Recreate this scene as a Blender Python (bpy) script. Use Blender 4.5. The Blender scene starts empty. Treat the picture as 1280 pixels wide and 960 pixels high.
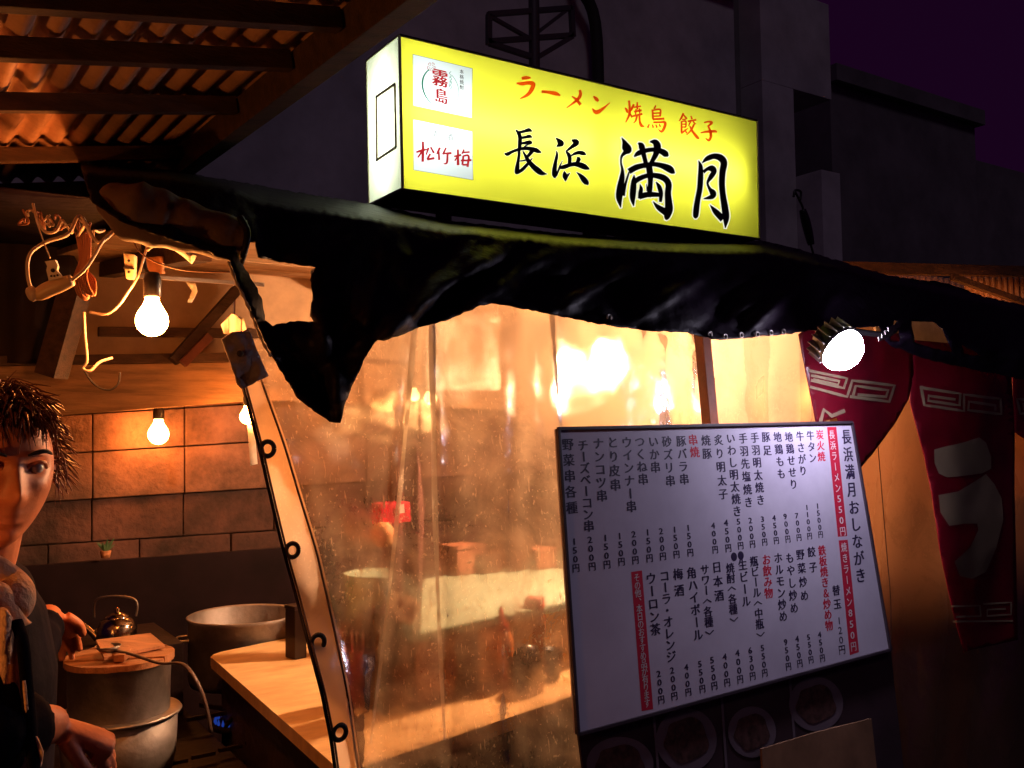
import bpy, bmesh, math, random
from mathutils import Vector, Matrix, noise, geometry

random.seed(7)
S = bpy.context.scene
COL = S.collection

# ------------------------------------------------------------------ camera
FOC, EYE = 1173.4, 1.55
_u = Vector((1760, -35, -FOC)).normalized()            # along the stall front
_v = Vector((-784, -70, -FOC))
_v = (_v - _u * _v.dot(_u)).normalized()               # into the stall
_w = _u.cross(_v)
ROT = Matrix((_u, _v, _w))
CAM = Vector((0, 0, EYE))
cd = bpy.data.cameras.new('camera')
cam = bpy.data.objects.new('camera', cd)
COL.objects.link(cam)
cam.matrix_world = Matrix.Translation(CAM) @ ROT.to_4x4()
cd.sensor_width = 36
cd.lens = 36 * FOC / 1280
cd.clip_start = .02
cd.clip_end = 600
S.camera = cam

# ------------------------------------------------------------------ world and exposure
W = bpy.data.worlds.new('World')
S.world = W
W.use_nodes = True
nt = W.node_tree
bg = nt.nodes['Background']
bg.inputs[0].default_value = (.0085, .0010, .0105, 1)   # night sky over a town: dim purple
bg.inputs[1].default_value = 1.0
sl = bpy.data.lights.new('street_light_glow', 'SUN')      # cool glow of the street lamps down the road
sl.energy = .09
sl.angle = math.radians(12)
sl.color = (.95, .80, 1.0)
so = bpy.data.objects.new('street_light_glow', sl)
COL.objects.link(so)
so.rotation_euler = Vector((.25, .62, -.74)).to_track_quat('-Z', 'Y').to_euler()
S.view_settings.view_transform = 'Standard'
S.view_settings.look = 'None'
S.view_settings.exposure = 0
S.view_settings.gamma = 1
S.cycles.max_bounces = 8
S.cycles.transparent_max_bounces = 16
S.cycles.transmission_bounces = 6
S.cycles.caustics_reflective = False
S.cycles.caustics_refractive = False
S.cycles.sample_clamp_indirect = 6
S.cycles.use_denoising = True


# ------------------------------------------------------------------ measuring helpers
def ray(px, py):
    return ROT @ Vector((px - 640, -(py - 480), -FOC)) / FOC


def pD(px, py, d): return CAM + ray(px, py) * d
def pX(px, py, x): r = ray(px, py); return CAM + r * (x / r.x)
def pY(px, py, y): r = ray(px, py); return CAM + r * (y / r.y)
def pZ(px, py, z): r = ray(px, py); return CAM + r * ((z - EYE) / r.z)


class Plane:
    def __init__(s, a, b, c):
        s.o = a
        s.n = (b - a).cross(c - a).normalized()
        if s.n.dot(CAM - a) < 0:
            s.n = -s.n
        s.u = (b - a).normalized()
        s.v = s.n.cross(s.u)
        if s.v.z > 0:
            s.v = -s.v                                   # v points down the plane

    def at(s, px, py, lift=0.0):
        r = ray(px, py)
        return CAM + r * ((s.o + s.n * lift - CAM).dot(s.n) / r.dot(s.n))


def lerp(a, b, t): return a + (b - a) * t


def interp(tab, x):
    if x <= tab[0][0]: return tab[0][1]
    for (a, b), (c, d) in zip(tab, tab[1:]):
        if x <= c: return b + (d - b) * (x - a) / (c - a)
    return tab[-1][1]


# ------------------------------------------------------------------ materials
MAT = {}


def mat(name, col, rough=.6, metal=0, var=0, scale=8, bump=0, bscale=40, col2=None, trans=0, emit=None, es=0, spec=.5, stretch=None, coat=0, detail=6):
    if name in MAT: return MAT[name]
    m = bpy.data.materials.new(name)
    m.use_nodes = True
    t = m.node_tree
    p = t.nodes['Principled BSDF']
    p.inputs['Base Color'].default_value = (*col, 1)
    p.inputs['Roughness'].default_value = rough
    p.inputs['Metallic'].default_value = metal
    p.inputs['Specular IOR Level'].default_value = spec
    p.inputs['Coat Weight'].default_value = coat
    if trans: p.inputs['Transmission Weight'].default_value = trans
    if emit:
        p.inputs['Emission Color'].default_value = (*emit, 1)
        p.inputs['Emission Strength'].default_value = es
    if var or bump or col2:
        tc = t.nodes.new('ShaderNodeTexCoord')
        mp = t.nodes.new('ShaderNodeMapping')
        if stretch: mp.inputs['Scale'].default_value = stretch
        t.links.new(tc.outputs['Object'], mp.inputs[0])
    if var or col2:
        n = t.nodes.new('ShaderNodeTexNoise')
        n.inputs['Scale'].default_value = scale
        n.inputs['Detail'].default_value = detail
        n.inputs['Roughness'].default_value = .65
        t.links.new(mp.outputs[0], n.inputs['Vector'])
        r = t.nodes.new('ShaderNodeValToRGB')
        r.color_ramp.elements[0].position = .34
        r.color_ramp.elements[1].position = .66
        c2 = col2 or tuple(max(0, c * (1 - var)) for c in col)
        r.color_ramp.elements[0].color = (*c2, 1)
        r.color_ramp.elements[1].color = (*[min(1, c * (1 + var * .5)) for c in col], 1)
        t.links.new(n.outputs['Fac'], r.inputs[0])
        t.links.new(r.outputs[0], p.inputs['Base Color'])
        mr = t.nodes.new('ShaderNodeMapRange')
        mr.inputs[3].default_value = max(0, rough - .12)
        mr.inputs[4].default_value = min(1, rough + .12)
        t.links.new(n.outputs['Fac'], mr.inputs[0])
        t.links.new(mr.outputs[0], p.inputs['Roughness'])
    if bump:
        n2 = t.nodes.new('ShaderNodeTexNoise')
        n2.inputs['Scale'].default_value = bscale
        n2.inputs['Detail'].default_value = 5
        t.links.new(mp.outputs[0], n2.inputs['Vector'])
        b = t.nodes.new('ShaderNodeBump')
        b.inputs['Strength'].default_value = bump
        b.inputs['Distance'].default_value = .01
        t.links.new(n2.outputs['Fac'], b.inputs['Height'])
        t.links.new(b.outputs[0], p.inputs['Normal'])
    MAT[name] = m
    return m


def mat_emit(name, col, strength):
    if name in MAT: return MAT[name]
    m = bpy.data.materials.new(name)
    m.use_nodes = True
    t = m.node_tree
    t.nodes.clear()
    o = t.nodes.new('ShaderNodeOutputMaterial')
    e = t.nodes.new('ShaderNodeEmission')
    e.inputs[0].default_value = (*col, 1)
    e.inputs[1].default_value = strength
    t.links.new(e.outputs[0], o.inputs[0])
    MAT[name] = m
    return m


def mat_translucent(name, col, face=.15, stain=0.0):
    """Thin acrylic or cloth that light passes through."""
    if name in MAT: return MAT[name]
    m = bpy.data.materials.new(name)
    m.use_nodes = True
    t = m.node_tree
    t.nodes.clear()
    o = t.nodes.new('ShaderNodeOutputMaterial')
    a = t.nodes.new('ShaderNodeBsdfTranslucent')
    b = t.nodes.new('ShaderNodeBsdfPrincipled')
    b.inputs['Roughness'].default_value = .35
    mx = t.nodes.new('ShaderNodeMixShader')
    mx.inputs[0].default_value = face
    a.inputs[0].default_value = (*col, 1)
    b.inputs['Base Color'].default_value = (*col, 1)
    if stain:
        tc = t.nodes.new('ShaderNodeTexCoord')
        n = t.nodes.new('ShaderNodeTexNoise')
        n.inputs['Scale'].default_value = 14
        n.inputs['Detail'].default_value = 6
        t.links.new(tc.outputs['Object'], n.inputs['Vector'])
        r = t.nodes.new('ShaderNodeValToRGB')
        r.color_ramp.elements[0].position = .3
        r.color_ramp.elements[1].position = .65
        r.color_ramp.elements[0].color = (*[c * (1 - stain) for c in col], 1)
        r.color_ramp.elements[1].color = (*col, 1)
        t.links.new(n.outputs['Fac'], r.inputs[0])
        t.links.new(r.outputs[0], a.inputs[0])
        t.links.new(r.outputs[0], b.inputs['Base Color'])
    t.links.new(a.outputs[0], mx.inputs[1])
    t.links.new(b.outputs[0], mx.inputs[2])
    t.links.new(mx.outputs[0], o.inputs[0])
    MAT[name] = m
    return m


def mat_vinyl(name, clear=.5, haze_col=(.8, .72, .62), blur=.22, dirt=.5, milky=.6, shine=.5, glare_haze=None):
    """Scratched clear vinyl: part clear, part frosted, greasy smears."""
    if name in MAT: return MAT[name]
    m = bpy.data.materials.new(name)
    m.use_nodes = True
    t = m.node_tree
    t.nodes.clear()
    L = t.links.new
    N = t.nodes.new
    o = N('ShaderNodeOutputMaterial')
    tc = N('ShaderNodeTexCoord')
    mp = N('ShaderNodeMapping')
    L(tc.outputs['Object'], mp.inputs[0])
    # smears
    n1 = N('ShaderNodeTexNoise'); n1.inputs['Scale'].default_value = 4.5; n1.inputs['Detail'].default_value = 9; n1.inputs['Roughness'].default_value = .68; n1.inputs['Distortion'].default_value = .6
    L(mp.outputs[0], n1.inputs['Vector'])
    # fine speckle
    n2 = N('ShaderNodeTexNoise'); n2.inputs['Scale'].default_value = 130; n2.inputs['Detail'].default_value = 4
    L(mp.outputs[0], n2.inputs['Vector'])
    sp = N('ShaderNodeMapRange'); sp.inputs[1].default_value = .62; sp.inputs[2].default_value = .74
    L(n2.outputs['Fac'], sp.inputs[0])
    sm = N('ShaderNodeMapRange'); sm.inputs[1].default_value = .42; sm.inputs[2].default_value = .66; sm.inputs[3].default_value = 0; sm.inputs[4].default_value = dirt
    L(n1.outputs['Fac'], sm.inputs[0])
    # scratches: stretched voronoi-ish noise
    mp2 = N('ShaderNodeMapping'); mp2.inputs['Scale'].default_value = (60, 60, 9); mp2.inputs['Rotation'].default_value = (.2, .5, .1)
    L(tc.outputs['Object'], mp2.inputs[0])
    n3 = N('ShaderNodeTexNoise'); n3.inputs['Scale'].default_value = 3; n3.inputs['Detail'].default_value = 3
    L(mp2.outputs[0], n3.inputs['Vector'])
    sc = N('ShaderNodeMapRange'); sc.inputs[1].default_value = .64; sc.inputs[2].default_value = .72; sc.inputs[4].default_value = .7
    L(n3.outputs['Fac'], sc.inputs[0])
    ad = N('ShaderNodeMath'); ad.operation = 'ADD'; L(sm.outputs[0], ad.inputs[0])
    spk = N('ShaderNodeMath'); spk.operation = 'MULTIPLY'; spk.inputs[1].default_value = .75; L(sp.outputs[0], spk.inputs[0])
    L(spk.outputs[0], ad.inputs[1])
    ad2 = N('ShaderNodeMath'); ad2.operation = 'ADD'; L(ad.outputs[0], ad2.inputs[0]); L(sc.outputs[0], ad2.inputs[1])
    ad3 = N('ShaderNodeMath'); ad3.operation = 'ADD'; ad3.use_clamp = True; L(ad2.outputs[0], ad3.inputs[0])
    # haze painted thicker towards the top, blurring the bulb like glare
    sx = N('ShaderNodeSeparateXYZ'); L(tc.outputs['Object'], sx.inputs[0])
    gz = N('ShaderNodeMapRange'); gz.inputs[1].default_value = 1.42; gz.inputs[2].default_value = 1.66; gz.inputs[3].default_value = 1 - clear; gz.inputs[4].default_value = min(1, 1 - clear + .22); L(sx.outputs[2], gz.inputs[0])
    fin = gz.outputs[0]
    if glare_haze:  # painted haze patch that spreads the bulb's glare over the sheet
        ds = N('ShaderNodeVectorMath'); ds.operation = 'DISTANCE'; L(tc.outputs['Object'], ds.inputs[0]); ds.inputs[1].default_value = glare_haze[0]
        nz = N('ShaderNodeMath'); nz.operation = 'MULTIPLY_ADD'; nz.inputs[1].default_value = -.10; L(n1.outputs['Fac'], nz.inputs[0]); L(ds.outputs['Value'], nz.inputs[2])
        fd_ = N('ShaderNodeMapRange'); fd_.inputs[1].default_value = glare_haze[1] * .35; fd_.inputs[2].default_value = glare_haze[1]; fd_.inputs[3].default_value = 1; fd_.inputs[4].default_value = 0; L(nz.outputs[0], fd_.inputs[0])
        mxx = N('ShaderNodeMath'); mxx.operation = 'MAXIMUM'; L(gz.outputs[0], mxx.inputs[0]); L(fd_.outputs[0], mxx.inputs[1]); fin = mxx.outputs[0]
    L(fin, ad3.inputs[1])
    tr = N('ShaderNodeBsdfTransparent'); tr.inputs[0].default_value = (.96, .95, .93, 1)
    rf = N('ShaderNodeBsdfRefraction'); rf.inputs['IOR'].default_value = 1.16; rf.inputs['Roughness'].default_value = blur; rf.inputs[0].default_value = (.95, .93, .9, 1)
    tl = N('ShaderNodeBsdfTranslucent'); tl.inputs[0].default_value = (*haze_col, 1)
    df = N('ShaderNodeBsdfDiffuse'); df.inputs[0].default_value = (*haze_col, 1)
    hz = N('ShaderNodeMixShader'); hz.inputs[0].default_value = .2; L(tl.outputs[0], hz.inputs[1]); L(df.outputs[0], hz.inputs[2])
    fr = N('ShaderNodeMixShader'); fr.inputs[0].default_value = milky; L(rf.outputs[0], fr.inputs[1]); L(hz.outputs[0], fr.inputs[2])
    m1 = N('ShaderNodeMixShader'); L(ad3.outputs[0], m1.inputs[0]); L(tr.outputs[0], m1.inputs[1]); L(fr.outputs[0], m1.inputs[2])
    gl = N('ShaderNodeBsdfGlossy'); gl.inputs['Roughness'].default_value = .16
    bp = N('ShaderNodeBump'); bp.inputs['Strength'].default_value = .25; bp.inputs['Distance'].default_value = .01
    cr_ = N('ShaderNodeTexNoise'); cr_.inputs['Scale'].default_value = 22; cr_.inputs['Detail'].default_value = 6; cr_.inputs['Distortion'].default_value = 1.5
    L(mp.outputs[0], cr_.inputs['Vector'])
    am = N('ShaderNodeMath'); am.operation = 'ADD'; L(n1.outputs['Fac'], am.inputs[0]); L(cr_.outputs['Fac'], am.inputs[1])
    L(am.outputs[0], bp.inputs['Height']); L(bp.outputs[0], gl.inputs['Normal'])
    fz = N('ShaderNodeFresnel'); fz.inputs[0].default_value = 1.3
    fm = N('ShaderNodeMath'); fm.operation = 'MULTIPLY'; fm.inputs[1].default_value = shine; L(fz.outputs[0], fm.inputs[0])
    m2 = N('ShaderNodeMixShader'); L(fm.outputs[0], m2.inputs[0]); L(m1.outputs[0], m2.inputs[1]); L(gl.outputs[0], m2.inputs[2])
    L(m2.outputs[0], o.inputs[0])
    MAT[name] = m
    return m


def mat_blocks(name, col): return mat(name, col, .9, var=.75, scale=5, bump=.7, bscale=45)


# ------------------------------------------------------------------ object helpers
def tag(o, label=None, cat=None, group=None, kind=None):
    if label: o['label'] = label
    if cat: o['category'] = cat
    if group: o['group'] = group
    if kind: o['kind'] = kind
    return o


def empty(name, loc, label, cat, group=None):
    o = bpy.data.objects.new(name, None)
    o.empty_display_size = .05
    o.location = loc
    COL.objects.link(o)
    bpy.context.view_layer.update() if False else None
    return tag(o, label, cat, group)


def link(name, me, m=None, parent=None, smooth=False):
    o = bpy.data.objects.new(name, me)
    COL.objects.link(o)
    if m and not me.materials: me.materials.append(m)
    if smooth:
        me.polygons.foreach_set('use_smooth', [True] * len(me.polygons))
    if parent:
        o.parent = parent
        # vertices are written in world space: undo the parent's own placement
        inv = Matrix.Identity(4)
        q = parent
        while q is not None:
            inv = inv @ Matrix.Translation(-Vector(q.location)) if q.type == 'EMPTY' else inv
            q = q.parent
        o.matrix_parent_inverse = inv
    return o


def mk(name, verts, faces, m=None, parent=None, smooth=False):
    me = bpy.data.meshes.new(name)
    me.from_pydata([tuple(v) for v in verts], [], faces)
    me.validate()
    me.update()
    return link(name, me, m, parent, smooth)


def bm_out(name, bm, m=None, parent=None, smooth=False):
    bmesh.ops.recalc_face_normals(bm, faces=bm.faces)
    me = bpy.data.meshes.new(name)
    bm.to_mesh(me)
    bm.free()
    return link(name, me, m, parent, smooth)


def add_box8(bm, c, bev=0):
    vs = [bm.verts.new(p) for p in c]
    for f in ((0, 1, 2, 3), (7, 6, 5, 4), (0, 4, 5, 1), (1, 5, 6, 2), (2, 6, 7, 3), (3, 7, 4, 0)):
        bm.faces.new([vs[i] for i in f])
    if bev:
        es = list({e for v in vs for e in v.link_edges})
        bmesh.ops.bevel(bm, geom=es, offset=bev, segments=2, affect='EDGES', profile=.7)


def add_bar(bm, a, b, w, h, up=Vector((0, 0, 1)), bev=0):
    """Box bar from a to b, w across, h along 'up'."""
    a, b = Vector(a), Vector(b)
    d = (b - a).normalized()
    s = d.cross(up).normalized() * (w / 2)
    t = s.cross(d).normalized() * (h / 2)
    add_box8(bm, [a - s - t, a + s - t, a + s + t, a - s + t, b - s - t, b + s - t, b + s + t, b - s + t], bev)


def bar(name, a, b, w, h, m, parent=None, up=Vector((0, 0, 1)), bev=.002):
    bm = bmesh.new()
    add_bar(bm, a, b, w, h, up, bev)
    return bm_out(name, bm, m, parent)


def box(name, lo, hi, m, parent=None, bev=.003, rz=0):
    bm = bmesh.new()
    (x0, y0, z0), (x1, y1, z1) = lo, hi
    add_box8(bm, [Vector(p) for p in ((x0, y0, z0), (x1, y0, z0), (x1, y1, z0), (x0, y1, z0), (x0, y0, z1), (x1, y0, z1), (x1, y1, z1), (x0, y1, z1))], bev)
    if rz:
        c = Vector(((x0 + x1) / 2, (y0 + y1) / 2, 0))
        bmesh.ops.rotate(bm, verts=bm.verts, cent=c, matrix=Matrix.Rotation(rz, 3, 'Z'))
    return bm_out(name, bm, m, parent)


def smooth_path(pts, n=6):
    pts = [Vector(p) for p in pts]
    if len(pts) < 3: return pts
    out = []
    for i in range(len(pts) - 1):
        p0 = pts[max(i - 1, 0)]; p1 = pts[i]; p2 = pts[i + 1]; p3 = pts[min(i + 2, len(pts) - 1)]
        for k in range(n):
            t = k / n
            out.append(.5 * ((2 * p1) + (p2 - p0) * t + (2 * p0 - 5 * p1 + 4 * p2 - p3) * t * t + (3 * p1 - p0 - 3 * p2 + p3) * t ** 3))
    out.append(pts[-1])
    return out


def add_tube(bm, pts, r, seg=8, n=6, cap=True, flat=1.0):
    path = smooth_path(pts, n)
    rr = r if callable(r) else (lambda t: r)
    rings = []
    up = Vector((0, 0, 1))
    for i, p in enumerate(path):
        d = (path[min(i + 1, len(path) - 1)] - path[max(i - 1, 0)])
        if d.length < 1e-9: d = Vector((1, 0, 0))
        d.normalize()
        s = d.cross(up)
        if s.length < .05: s = d.cross(Vector((0, 1, 0)))
        s.normalize()
        up2 = s.cross(d)
        up = up2
        q = rr(i / max(1, len(path) - 1))
        rings.append([bm.verts.new(p + s * math.cos(2 * math.pi * k / seg) * q + up2 * math.sin(2 * math.pi * k / seg) * q * flat) for k in range(seg)])
    for a, b in zip(rings, rings[1:]):
        for k in range(seg):
            bm.faces.new((a[k], a[(k + 1) % seg], b[(k + 1) % seg], b[k]))
    if cap:
        bm.faces.new(rings[0][::-1])
        bm.faces.new(rings[-1])


def tube(name, pts, r, m, parent=None, seg=8, n=6, flat=1.0):
    bm = bmesh.new()
    add_tube(bm, pts, r, seg, n, flat=flat)
    return bm_out(name, bm, m, parent, smooth=True)


def add_lathe(bm, c, prof, seg=32, axis=Vector((0, 0, 1))):
    q = Vector((0, 0, 1)).rotation_difference(axis)
    c = Vector(c)
    rings = []
    for r, z in prof:
        if r < 1e-6:
            rings.append([bm.verts.new(c + q @ Vector((0, 0, z)))])
        else:
            rings.append([bm.verts.new(c + q @ Vector((r * math.cos(2 * math.pi * k / seg), r * math.sin(2 * math.pi * k / seg), z))) for k in range(seg)])
    for a, b in zip(rings, rings[1:]):
        for k in range(seg):
            k2 = (k + 1) % seg
            if len(a) == 1 and len(b) == 1: continue
            if len(a) == 1: bm.faces.new((a[0], b[k2], b[k]))
            elif len(b) == 1: bm.faces.new((a[k], a[k2], b[0]))
            else: bm.faces.new((a[k], a[k2], b[k2], b[k]))


def lathe(name, c, prof, m, parent=None, seg=32, axis=Vector((0, 0, 1)), smooth=True):
    bm = bmesh.new()
    add_lathe(bm, c, prof, seg, axis)
    o = bm_out(name, bm, m, parent, smooth)
    return o


def inside(p, poly):
    x, y = p
    c = False
    j = len(poly) - 1
    for i in range(len(poly)):
        xi, yi = poly[i]; xj, yj = poly[j]
        if (yi > y) != (yj > y) and x < (xj - xi) * (y - yi) / (yj - yi) + xi: c = not c
        j = i
    return c


def dense(poly, step):
    out = []
    for i in range(len(poly)):
        a = Vector(poly[i]); b = Vector(poly[(i + 1) % len(poly)])
        n = max(1, int((b - a).length / step))
        for k in range(n): out.append(tuple(a.lerp(b, k / n)))
    return out


def sheet(name, outline, surf, step, m, parent=None, thick=.002, holes=(), ragged=0, smooth=True, shift=None):
    """Sheet material cut to an outline; surf gives each point its own place in space."""
    rnd = random.Random(len(outline) * 7 + int(step))
    polys = [outline] + list(holes)
    pts, edges = [], []
    dp = []
    for poly in polys:
        q = dense(poly, step)
        if ragged:
            q = [(x + rnd.uniform(-ragged, ragged), y + rnd.uniform(-ragged, ragged)) for x, y in q]
        dp.append(q)
        b = len(pts)
        pts += q
        edges += [(b + i, b + (i + 1) % len(q)) for i in range(len(q))]
    xs = [p[0] for p in dp[0]]; ys = [p[1] for p in dp[0]]
    x = min(xs)
    row = 0
    while x < max(xs):
        y = min(ys) + (step / 2 if row % 2 else 0)
        while y < max(ys):
            if inside((x, y), dp[0]) and not any(inside((x, y), h) for h in dp[1:]):
                pts.append((x + rnd.uniform(-.1, .1) * step, y + rnd.uniform(-.1, .1) * step))
            y += step
        x += step
        row += 1
    v, e, f, *_ = geometry.delaunay_2d_cdt([Vector(p) for p in pts], edges, [], 0, 1e-4)
    faces = []
    for t in f:
        cx = sum(v[i][0] for i in t) / len(t); cy = sum(v[i][1] for i in t) / len(t)
        if inside((cx, cy), dp[0]) and not any(inside((cx, cy), h) for h in dp[1:]): faces.append(list(t))
    o = mk(name, [surf(p[0], p[1]) for p in v], faces, m, parent, smooth)
    bm = bmesh.new(); bm.from_mesh(o.data)
    bmesh.ops.recalc_face_normals(bm, faces=bm.faces)
    bm.to_mesh(o.data); bm.free()
    if thick:
        md = o.modifiers.new('thickness', 'SOLIDIFY')
        md.thickness = thick
        md.offset = 0
    return o


def fbm(x, y, z=0, s=1.0, o=4): return noise.fractal(Vector((x * s, y * s, z)), 1.0, 2.0, o)
def ridge(x, y, z=0, s=1.0): return 1 - abs(noise.noise(Vector((x * s, y * s, z)))) * 2


# ------------------------------------------------------------------ lettering
_tcu = bpy.data.curves.new('glyph_source', 'FONT')
_tob = bpy.data.objects.new('glyph_source', _tcu)
COL.objects.link(_tob)
_tcu.resolution_u = 2
_G = {}


def glyph(ch, weight=.0):
    k = (ch, weight)
    if k not in _G:
        _tcu.body = ch
        _tcu.offset = weight
        dg = bpy.context.evaluated_depsgraph_get()
        dg.update()
        me = bpy.data.meshes.new_from_object(_tob.evaluated_get(dg))
        vs = [(v.co.x, v.co.y) for v in me.vertices]
        fs = [tuple(p.vertices) for p in me.polygons]
        bpy.data.meshes.remove(me)
        _G[k] = (vs, fs)
    return _G[k]


def put_glyph(V, F, ch, c, u, v, size, bold=.012, wide=1.0, rot=None, weight=0):
    """c: centre of the em box, u right, v down on the surface."""
    if ch == ' ' or ch == '　': return
    vs, fs = glyph(ch, weight)
    if not vs: return
    xs = [p[0] for p in vs]; ys = [p[1] for p in vs]
    cx = (min(xs) + max(xs)) / 2 if (ch.isascii() or ch in 'ー・〈〉') else .5
    cy = .35 if ch.isascii() else .38
    if ch in 'ー〈〉': cy = (min(ys) + max(ys)) / 2
    r90 = ch in 'ー〈〉' if rot is None else rot
    offs = [(0, 0)] if bold <= 0 else [(-bold, 0), (bold, 0), (0, bold * .6)]
    nrm_ = u.cross(v).normalized()
    if nrm_.dot(CAM - c) < 0: nrm_ = -nrm_
    for oi, (ox, oy) in enumerate(offs):
        b = len(V)
        for x, y in vs:
            x -= cx; y -= cy
            if ch in '、': x += .55; y += .45
            if r90: x, y = y, -x
            V.append(c + u * ((x + ox) * size * wide) - v * ((y + oy) * size) + nrm_ * (.00004 * oi))
        F += [tuple(i + b for i in f) for f in fs]


def strokes(V, F, sts, conv, extra=0.0, lift0=0, dl=2e-5, fat=1.0):
    """Brush strokes: each a list of (x, y, width) along its middle."""
    for si, st in enumerate(sts):
        path = smooth_path([Vector((a, b, c)) for a, b, c in st], 5) if len(st) > 2 else [Vector(p) for p in st]
        if len(st) == 2:
            path = [Vector(st[0]).lerp(Vector(st[1]), k / 4) for k in range(5)]
        L_, R_ = [], []
        n = len(path)
        for i, p in enumerate(path):
            d = path[min(i + 1, n - 1)] - path[max(i - 1, 0)]
            d = Vector((d.x, d.y))
            d = d.normalized() if d.length > 1e-6 else Vector((1, 0))
            nn = Vector((-d.y, d.x)) * (max(p.z, 0) * fat + extra) / 2
            q = Vector((p.x, p.y))
            if extra and i == 0: q -= d * extra / 2
            if extra and i == n - 1: q += d * extra / 2
            L_.append(q + nn); R_.append(q - nn)
        b = len(V)
        lf = lift0 + si * dl
        for a, c in zip(L_, R_):
            V.append(conv(a.x, a.y, lf)); V.append(conv(c.x, c.y, lf))
        for i in range(n - 1):
            F.append((b + 2 * i, b + 2 * i + 1, b + 2 * i + 3, b + 2 * i + 2))


# ------------------------------------------------------------------ shared materials
M_vinyl_black = mat('black_tarpaulin', (.009, .004, .012), .55, var=.5, scale=5, bump=.45, bscale=26, spec=.16)
M_wood_dark = mat('dark_wood', (.09, .045, .025), .75, var=.5, scale=6, bump=.3, stretch=(2, 8, 8))
M_wood = mat('pine_wood', (.42, .24, .12), .7, var=.45, scale=4, bump=.3, stretch=(1, 9, 9))
M_ply = mat('plywood', (.5, .33, .2), .75, var=.35, scale=3, bump=.15)
M_corr = mat('corrugated_sheet', (.60, .33, .20), .55, var=.5, scale=5, bump=.25, col2=(.36, .19, .12))
M_black = mat('black_plastic', (.012, .01, .012), .4)
M_rubber = mat('dark_rubber', (.02, .015, .015), .7)
M_steel = mat('brushed_steel', (.38, .34, .32), .46, metal=1, var=.3, scale=14, bump=.15, bscale=50)
M_alu = mat('worn_aluminium', (.30, .27, .27), .58, metal=.8, var=.35, scale=10, bump=.2)
M_paper = mat('white_paper', (.78, .75, .7), .8, var=.08)
M_skin = mat('skin', (.64, .20, .085), .5, var=.18, scale=30, bump=.08, bscale=120)
M_wire = mat('white_cable', (.62, .5, .4), .5, var=.2)
M_ink = mat('black_ink', (.015, .012, .015), .6)
M_blueink = mat('navy_ink', (.03, .018, .07), .55)
M_redink = mat('red_print', (.62, .02, .06), .5)
M_bulb = mat_emit('lit_bulb_glass', (1, .29, .055), 300)
M_bulb2 = mat_emit('lit_bulb_glass_far', (1, .29, .055), 130)
M_bulb3 = mat_emit('lit_bulb_glass_small', (1, .45, .14), 14)

# ================================================================== SETTING
# ground
def asphalt():
    return mat('asphalt', (.05, .048, .05), .85, var=.4, scale=30, bump=.8, bscale=90)


g = mk('street_ground', [(-60, -60, 0), (140, -60, 0), (140, 140, 0), (-60, 140, 0)], [(0, 1, 2, 3)], asphalt())
tag(g, 'dark asphalt street under the food stall', kind='structure')

# ------------------------------------------------------------------ background buildings
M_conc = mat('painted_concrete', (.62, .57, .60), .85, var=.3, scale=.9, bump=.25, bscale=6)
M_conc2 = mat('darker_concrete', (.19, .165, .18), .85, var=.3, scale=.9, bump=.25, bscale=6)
M_glassd = mat('dark_window_glass', (.01, .01, .015), .12)
YB = 9.0


def wall_block(name, p0, p1, zlo, y0, y1, m, parent, px_top):
    """Upright block on the ground between two measured x positions."""
    x0, x1 = pY(p0, 200, y0).x, pY(p1, 200, y0).x
    zt = px_top
    return box(name, (x0, y0, zlo), (x1, y1, zt), m, parent, bev=.01)


bA = empty('apartment_building', (pY(600, 200, YB).x, YB, 0), 'tall grey concrete apartment block behind the yellow sign', 'building')
xa0 = pY(60, 200, YB).x
xa1 = pY(922, 200, YB).x
xa2 = pY(952, 200, YB).x
xa3 = pY(1034, 60, YB).x
ztop = pY(1034, 8, YB).z
box('wall', (xa0 - 6, YB, 0), (xa1, YB + 8, ztop), M_conc, bA, .01)
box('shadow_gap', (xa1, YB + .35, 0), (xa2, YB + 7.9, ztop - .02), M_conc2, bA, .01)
# column with stair opening
z1 = pY(1015, 120, YB).z; z2 = pY(1015, 226, YB).z
box('upper_wall', (xa2, YB - .05, z1), (xa3, YB + 7.8, ztop), M_conc, bA, .01)
xw0 = pY(990, 170, YB).x
box('corner_pier', (xa2, YB - .05, 0), (xw0, YB + 7.7, z1 - .003), M_conc, bA, .01)
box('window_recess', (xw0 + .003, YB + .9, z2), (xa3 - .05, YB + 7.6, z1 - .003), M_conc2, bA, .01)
w = box('window', (xw0 + .1, YB + .84, z2 + .15), (xa3 - .15, YB + .898, z1 - .2), M_conc2, bA, .004)
box('pane', (xw0 + .16, YB + .82, z2 + .21), ((xw0 + xa3) / 2 - .05, YB + .838, z1 - .26), M_glassd, w, 0)
box('pane', ((xw0 + xa3) / 2, YB + .82, z2 + .21), (xa3 - .21, YB + .838, z1 - .26), M_glassd, w, 0)
xb1 = pY(1052, 280, YB - .5).x
box('balcony', (xw0, YB - .5, 0), (xb1, YB + .8, z2 - .01), M_conc, bA, .01)
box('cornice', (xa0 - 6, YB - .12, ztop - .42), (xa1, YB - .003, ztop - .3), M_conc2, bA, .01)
pp = empty('drain_pipe', (pY(746, 100, YB - .2).x, YB - .2, 0), 'thick dark drainpipe running up the grey apartment wall', 'pipe')
xp = pY(747, 100, YB - .2).x
tube('pipe', [(xp, YB - .2, 0), (xp, YB - .2, 3), (xp, YB - .2, 5), (xp - .02, YB - .2, pY(746, 30, YB - .2).z), (xp - .32, YB - .2, pY(730, -20, YB).z), (xp - .34, YB - .2, ztop + .3)], .075, M_rubber, pp, seg=12)
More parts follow.
